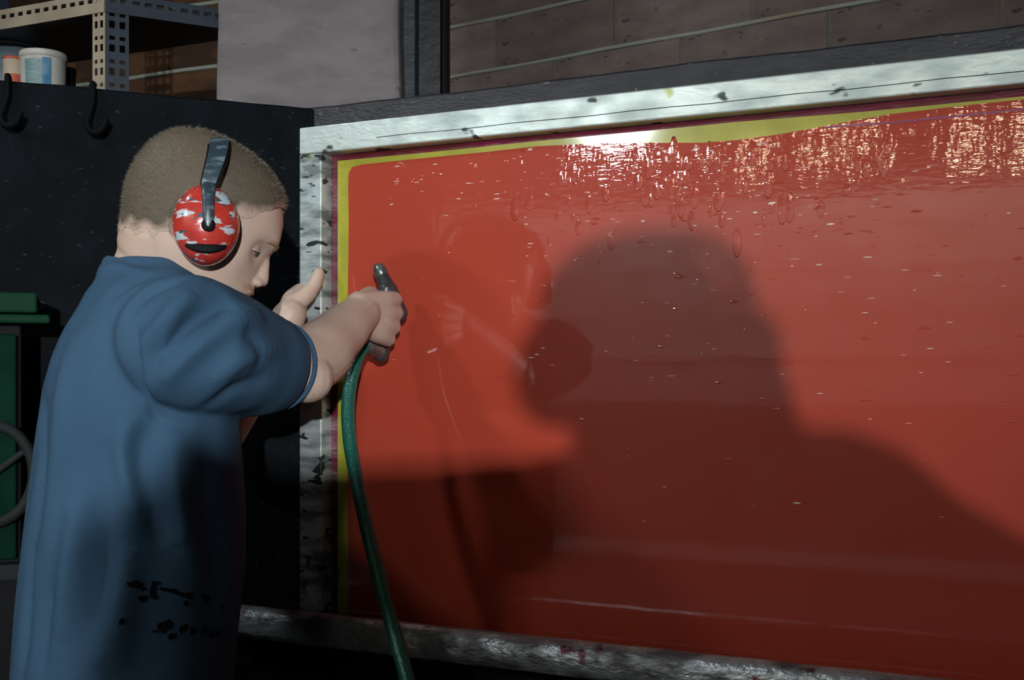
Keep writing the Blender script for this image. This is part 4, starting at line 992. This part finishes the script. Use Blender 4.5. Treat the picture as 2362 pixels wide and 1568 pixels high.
# ------------------------------------------------------------------ spray gun and hose
GC = KN+HA*0.012-HN*0.026
gun = thing('spray_gun', 'dark trigger spray gun gripped in the worker\'s right hand close to the screen', 'spray gun', GC+HD_*0.06)
gt = GC-HD_*0.052; gb = GC+HD_*0.058
obj('grip', MB().limb([gt, GC, gb], [0.0145, 0.0135, 0.0130], n=16, flat=1.25, flat_axis=HA), M['gun'], gun, smooth=True)
aim = nrm(D*0.55-N*0.45+ZU*0.12); aim = nrm(SP(S(940, 700, 0)[0], S(940, 700, 0)[1], -0.01)-gt)
aim = nrm(-D*0.42+N*0.06+ZU*0.90)
obj('barrel', MB().limb([gt-aim*0.045, gt-aim*0.01, gt+aim*0.025], [0.0150, 0.0150, 0.0105], n=16), M['gun'], gun, smooth=True)
nz = obj('nozzle', MB().lathe(gt+aim*0.022, aim, [(0.0085, 0), (0.0110, 0.004), (0.0115, 0.014), (0.008, 0.022), (0.005, 0.025)], 20), M['fitting'], gun, smooth=True)
obj('trigger', MB().limb([gt+aim*0.030+HD_*0.012, GC+HA*0.026-HD_*0.018, GC+HA*0.022+HD_*0.012], [0.005, 0.005, 0.004], n=10, flat=1.5, flat_axis=HN), M['gun'], gun, smooth=True)
h0 = U(846, 792, 1.842)
obj('connector', MB().limb([gb-HD_*0.004, gb*0.45+h0*0.55, h0], [0.0120, 0.0125, 0.0120], n=16), M['fitting'], gun, smooth=True)
hp = [h0, U(834, 806, 1.838), U(818, 842, 1.828), U(806, 900, 1.815), U(803, 960, 1.800), U(809, 1030, 1.782), U(822, 1100, 1.762), U(846, 1215, 1.730), U(876, 1335, 1.695), U(904, 1440, 1.660), U(940, 1568, 1.615), U(985, 1740, 1.55)]
last = hp[-1]; hp += [last+np.array([0.05, -0.08, -0.35]), np.array([last[0]+0.06, last[1]-0.15, 0.05]), np.array([last[0]-0.02, last[1]-0.42, 0.0125]), np.array([last[0]-0.5, last[1]-0.75, 0.0125]), np.array([last[0]-1.2, last[1]-0.6, 0.0125])]
hose = obj('hose', MB().limb(hp, [0.0112]*len(hp), n=18, sub=14), M['hose'], smooth=True)
tag(hose, 'green ribbed water hose hanging from the spray gun in front of the screen', 'hose')

# ------------------------------------------------------------------ second person, added unseen behind the camera and shaped to cast the screen's shadow
TAU = 0.40
def PB(px, py, tau=TAU, dn=0.0):
    s_, z_ = S(px, py, MO); q = SP(s_, z_, MO); return q+(FLP-q)*tau+N*dn
bb = MB()
BR = D; BF = -N                             # faces the screen
hc_ = PB(1478, 842)
bb.ellipsoid(hc_+ZU*0.005, (BR, BF, ZU), (0.075, 0.098, 0.108), 28, 18)
bb.limb([hc_-ZU*0.03+BF*0.02, hc_-ZU*0.095+BF*0.045], [0.060, 0.040], n=18)
bb.ellipsoid(hc_+BF*0.095-ZU*0.02, (BR, BF, ZU), (0.013, 0.020, 0.022), 12, 8)
nk = hc_-ZU*0.15-BF*0.02
bb.limb([hc_-ZU*0.06-BF*0.01, nk, nk-ZU*0.06], [0.058, 0.060, 0.075], n=20)
tc_ = PB(1630, 1330); tc_ = tc_+N*0.02
shL = PB(1385, 1215); shR = PB(1840, 1170); elL = PB(1035, 1200); elR = PB(2380, 1450)
waL = PB(1180, 1560)-N*0.16; waR = PB(2050, 1800)-N*0.16
bb.limb([elL, waL], [0.046, 0.032], n=16); bb.limb([elR, waR], [0.046, 0.032], n=16)
for w_, sg in ((waL, 1), (waR, -1)):
    for i in range(4):
        k0 = w_+BR*sg*(0.03)+ZU*(0.03-0.02*i)+BF*0.015; bb.limb([w_, w_+BR*sg*0.03+ZU*(0.022-0.015*i), k0+BR*sg*0.045-BF*0.0, k0+BR*sg*0.055-BF*0.025], [0.024, 0.016, 0.0100, 0.0085], n=10)
    bb.limb([w_, w_+BR*sg*0.02+ZU*0.035, w_+BR*sg*0.05+ZU*0.055], [0.022, 0.014, 0.010], n=10)
bb.limb([nk-ZU*0.03, tc_], [0.075, 0.10], n=20)
pme = remesh(bb, 0.005, 5, 0.5)
by = raw('person', pme, M['skin']); tag(by, 'added second person in a dark jacket behind the camera, shaped to shadow the red screen', 'person')
jk = MB()
hipz = 0.86
def ell(c, a_, b_, n=36): return [c+BR*a_*math.cos(t)+BF*b_*math.sin(t) for t in np.linspace(0, 2*math.pi, n, endpoint=False)]
tcx = tc_*[1, 1, 0]
zs = [nk[2]-0.035, nk[2]-0.06, nk[2]-0.10, nk[2]-0.17, nk[2]-0.28, nk[2]-0.42, nk[2]-0.56, hipz-0.02]
ws = [(0.075, 0.07), (0.13, 0.09), (0.17, 0.11), (0.20, 0.13), (0.24, 0.135), (0.275, 0.13), (0.29, 0.135), (0.30, 0.14)]
nkx = nk*[1, 1, 0]
jk.loft([ell((nkx*(1-min(i/3, 1))+tcx*min(i/3, 1))+ZU*z, *w) for i, (z, w) in enumerate(zip(zs, ws))][::-1])
jk.ellipsoid(PB(1655, 1010)-BF*0.02, (BR, BF, ZU), (0.070, 0.075, 0.115), 20, 12)
jk.limb([nk-ZU*0.09, shL-ZU*0.0, (shL+elL)/2, elL], [0.07, 0.070, 0.062, 0.056], n=20)
jk.limb([elL, elL*0.35+waL*0.65], [0.056, 0.042], n=18)
jk.limb([nk-ZU*0.08, shR, (shR+elR)/2, elR], [0.07, 0.072, 0.064, 0.056], n=20)
jk.limb([elR, elR*0.35+waR*0.65], [0.056, 0.042], n=18)
obj('jacket', remesh(jk, 0.006, 6, 0.5), M['trouser'], by)
tb_ = MB(); pc2 = tcx+ZU*hipz
tb_.loft([ell(pc2+ZU*dz, a_, b_) for dz, a_, b_ in ((0.06, 0.165, 0.115), (0, 0.172, 0.118), (-0.08, 0.178, 0.12), (-0.12, 0.165, 0.10))])
for sg in (-1, 1):
    hip = pc2+BR*sg*0.092-ZU*0.06; an = np.array([*(hip+BR*sg*0.03)[:2], 0.10])
    tb_.limb([hip, hip*0.5+an*0.5+BF*0.02, an], [0.088, 0.066, 0.056], n=18, ends=False)
    bt_ = remesh(MB().limb([an+ZU*0.03, an-ZU*0.03+BF*0.005, an-ZU*0.060+BF*0.07, an-ZU*0.066+BF*0.15], [0.052, 0.050, 0.042, 0.036], n=16), 0.007, 3)
    vv = coords(bt_); vv[:, 2] = np.maximum(vv[:, 2], 0.0); set_coords(bt_, vv); obj('boot', bt_, M['boot'], by)
obj('trousers', remesh(tb_, 0.008, 4, 0.5), M['trouser'], by)
obj('hair', MB().ellipsoid(hc_+ZU*0.022-BF*0.008, (BR, BF, ZU), (0.078, 0.098, 0.098), 28, 16), M['bristle'], by, smooth=True)
ed2 = thing('ear_defenders', 'red ear defenders on the added second person, part of its shadow shape', 'ear defenders', hc_-ZU*0.06)
c1 = hc_-BR*0.088+ZU*-0.008; c2_ = hc_+BR*0.086+ZU*-0.002
cup(c2_, 1, ed2, BR, BF); cup(c1, -1, ed2, BR, BF)
headband(c2_, c1, hc_+ZU*0.124, BF, hc_, ed2)

# locker and leaning board added behind the camera to shade the lower left
CBY, CBT = -1.25, 1.548
x0, x1 = 0.02, 0.50; xm = (x0+x1)/2
cab = thing('added_locker', 'added narrow dark locker behind the camera, blocking the flood lamp low on the left', 'locker', (xm, CBY, 0))
obj('body', MB().box((xm, CBY-0.02, CBT/2), ((1, 0, 0), (0, 1, 0), ZU), ((x1-x0)/2, 0.20, CBT/2)), M['steel'], cab, bevel=0.006)
dd = obj('door', MB().box((xm, CBY+0.19, CBT/2+0.02), ((1, 0, 0), (0, 1, 0), ZU), ((x1-x0)/2-0.02, 0.010, CBT/2-0.07)), M['green_dark'], cab, bevel=0.004)
obj('handle', MB().limb([(x1-0.08, CBY+0.20, 0.92), (x1-0.08, CBY+0.225, 0.93), (x1-0.08, CBY+0.225, 1.05), (x1-0.08, CBY+0.20, 1.06)], [0.006]*4, n=10), M['fitting'], dd, smooth=True)
YB = -1.02
def toward_lamp(p):
    t = (p[1]-YB)/(p[1]-FLP[1]); return p+(FLP-p)*t
bA = toward_lamp(U(440, 1000, 1.44)); bB = toward_lamp(U(215, 1560, 1.44)); be = nrm(bA-bB); bw = nrm(np.cross(np.array([0, 1.0, 0]), be)); bw = bw if bw[0] > 0 else -bw
wid = 0.40; low = (bA[2]+bw[2]*wid-0.004)/be[2]
cen = bA-be*low/2+bw*wid/2
tag(obj('board', MB().box(cen, (bw, np.array([0, 1.0, 0]), be), (wid/2, 0.009, low/2)), M['pale_low'], bevel=0.002), 'added grey board in front of the locker, tilted to shade the shirt', 'board')

# bag added at the second person's hip to fill out the shadow
bg = PB(2250, 1690)
bag = thing('added_bag', 'added dark bag at the hip of the second person, filling its shadow', 'bag', bg-ZU*0.14)
obj('body', MB().box(bg, (BR, BF, ZU), (0.13, 0.07, 0.13)), M['trouser'], bag, bevel=0.02)
obj('flap', MB().box(bg+BF*0.072+ZU*0.045, (BR, BF, ZU), (0.128, 0.006, 0.085)), M['blackrub'], bag, bevel=0.003)
obj('strap', MB().limb([bg-BR*0.125+ZU*0.10+BF*0.02, tcx+ZU*(bg[2]+0.16)+BF*0.150+BR*0.06, tcx+ZU*(nk[2]-0.20)+BF*0.150-BR*0.02, nkx+ZU*(nk[2]-0.10)+BF*0.115-BR*0.07], [0.012]*4, n=8, sub=6, flat=0.35, flat_axis=ZU), M['blackrub'], bag, smooth=True)
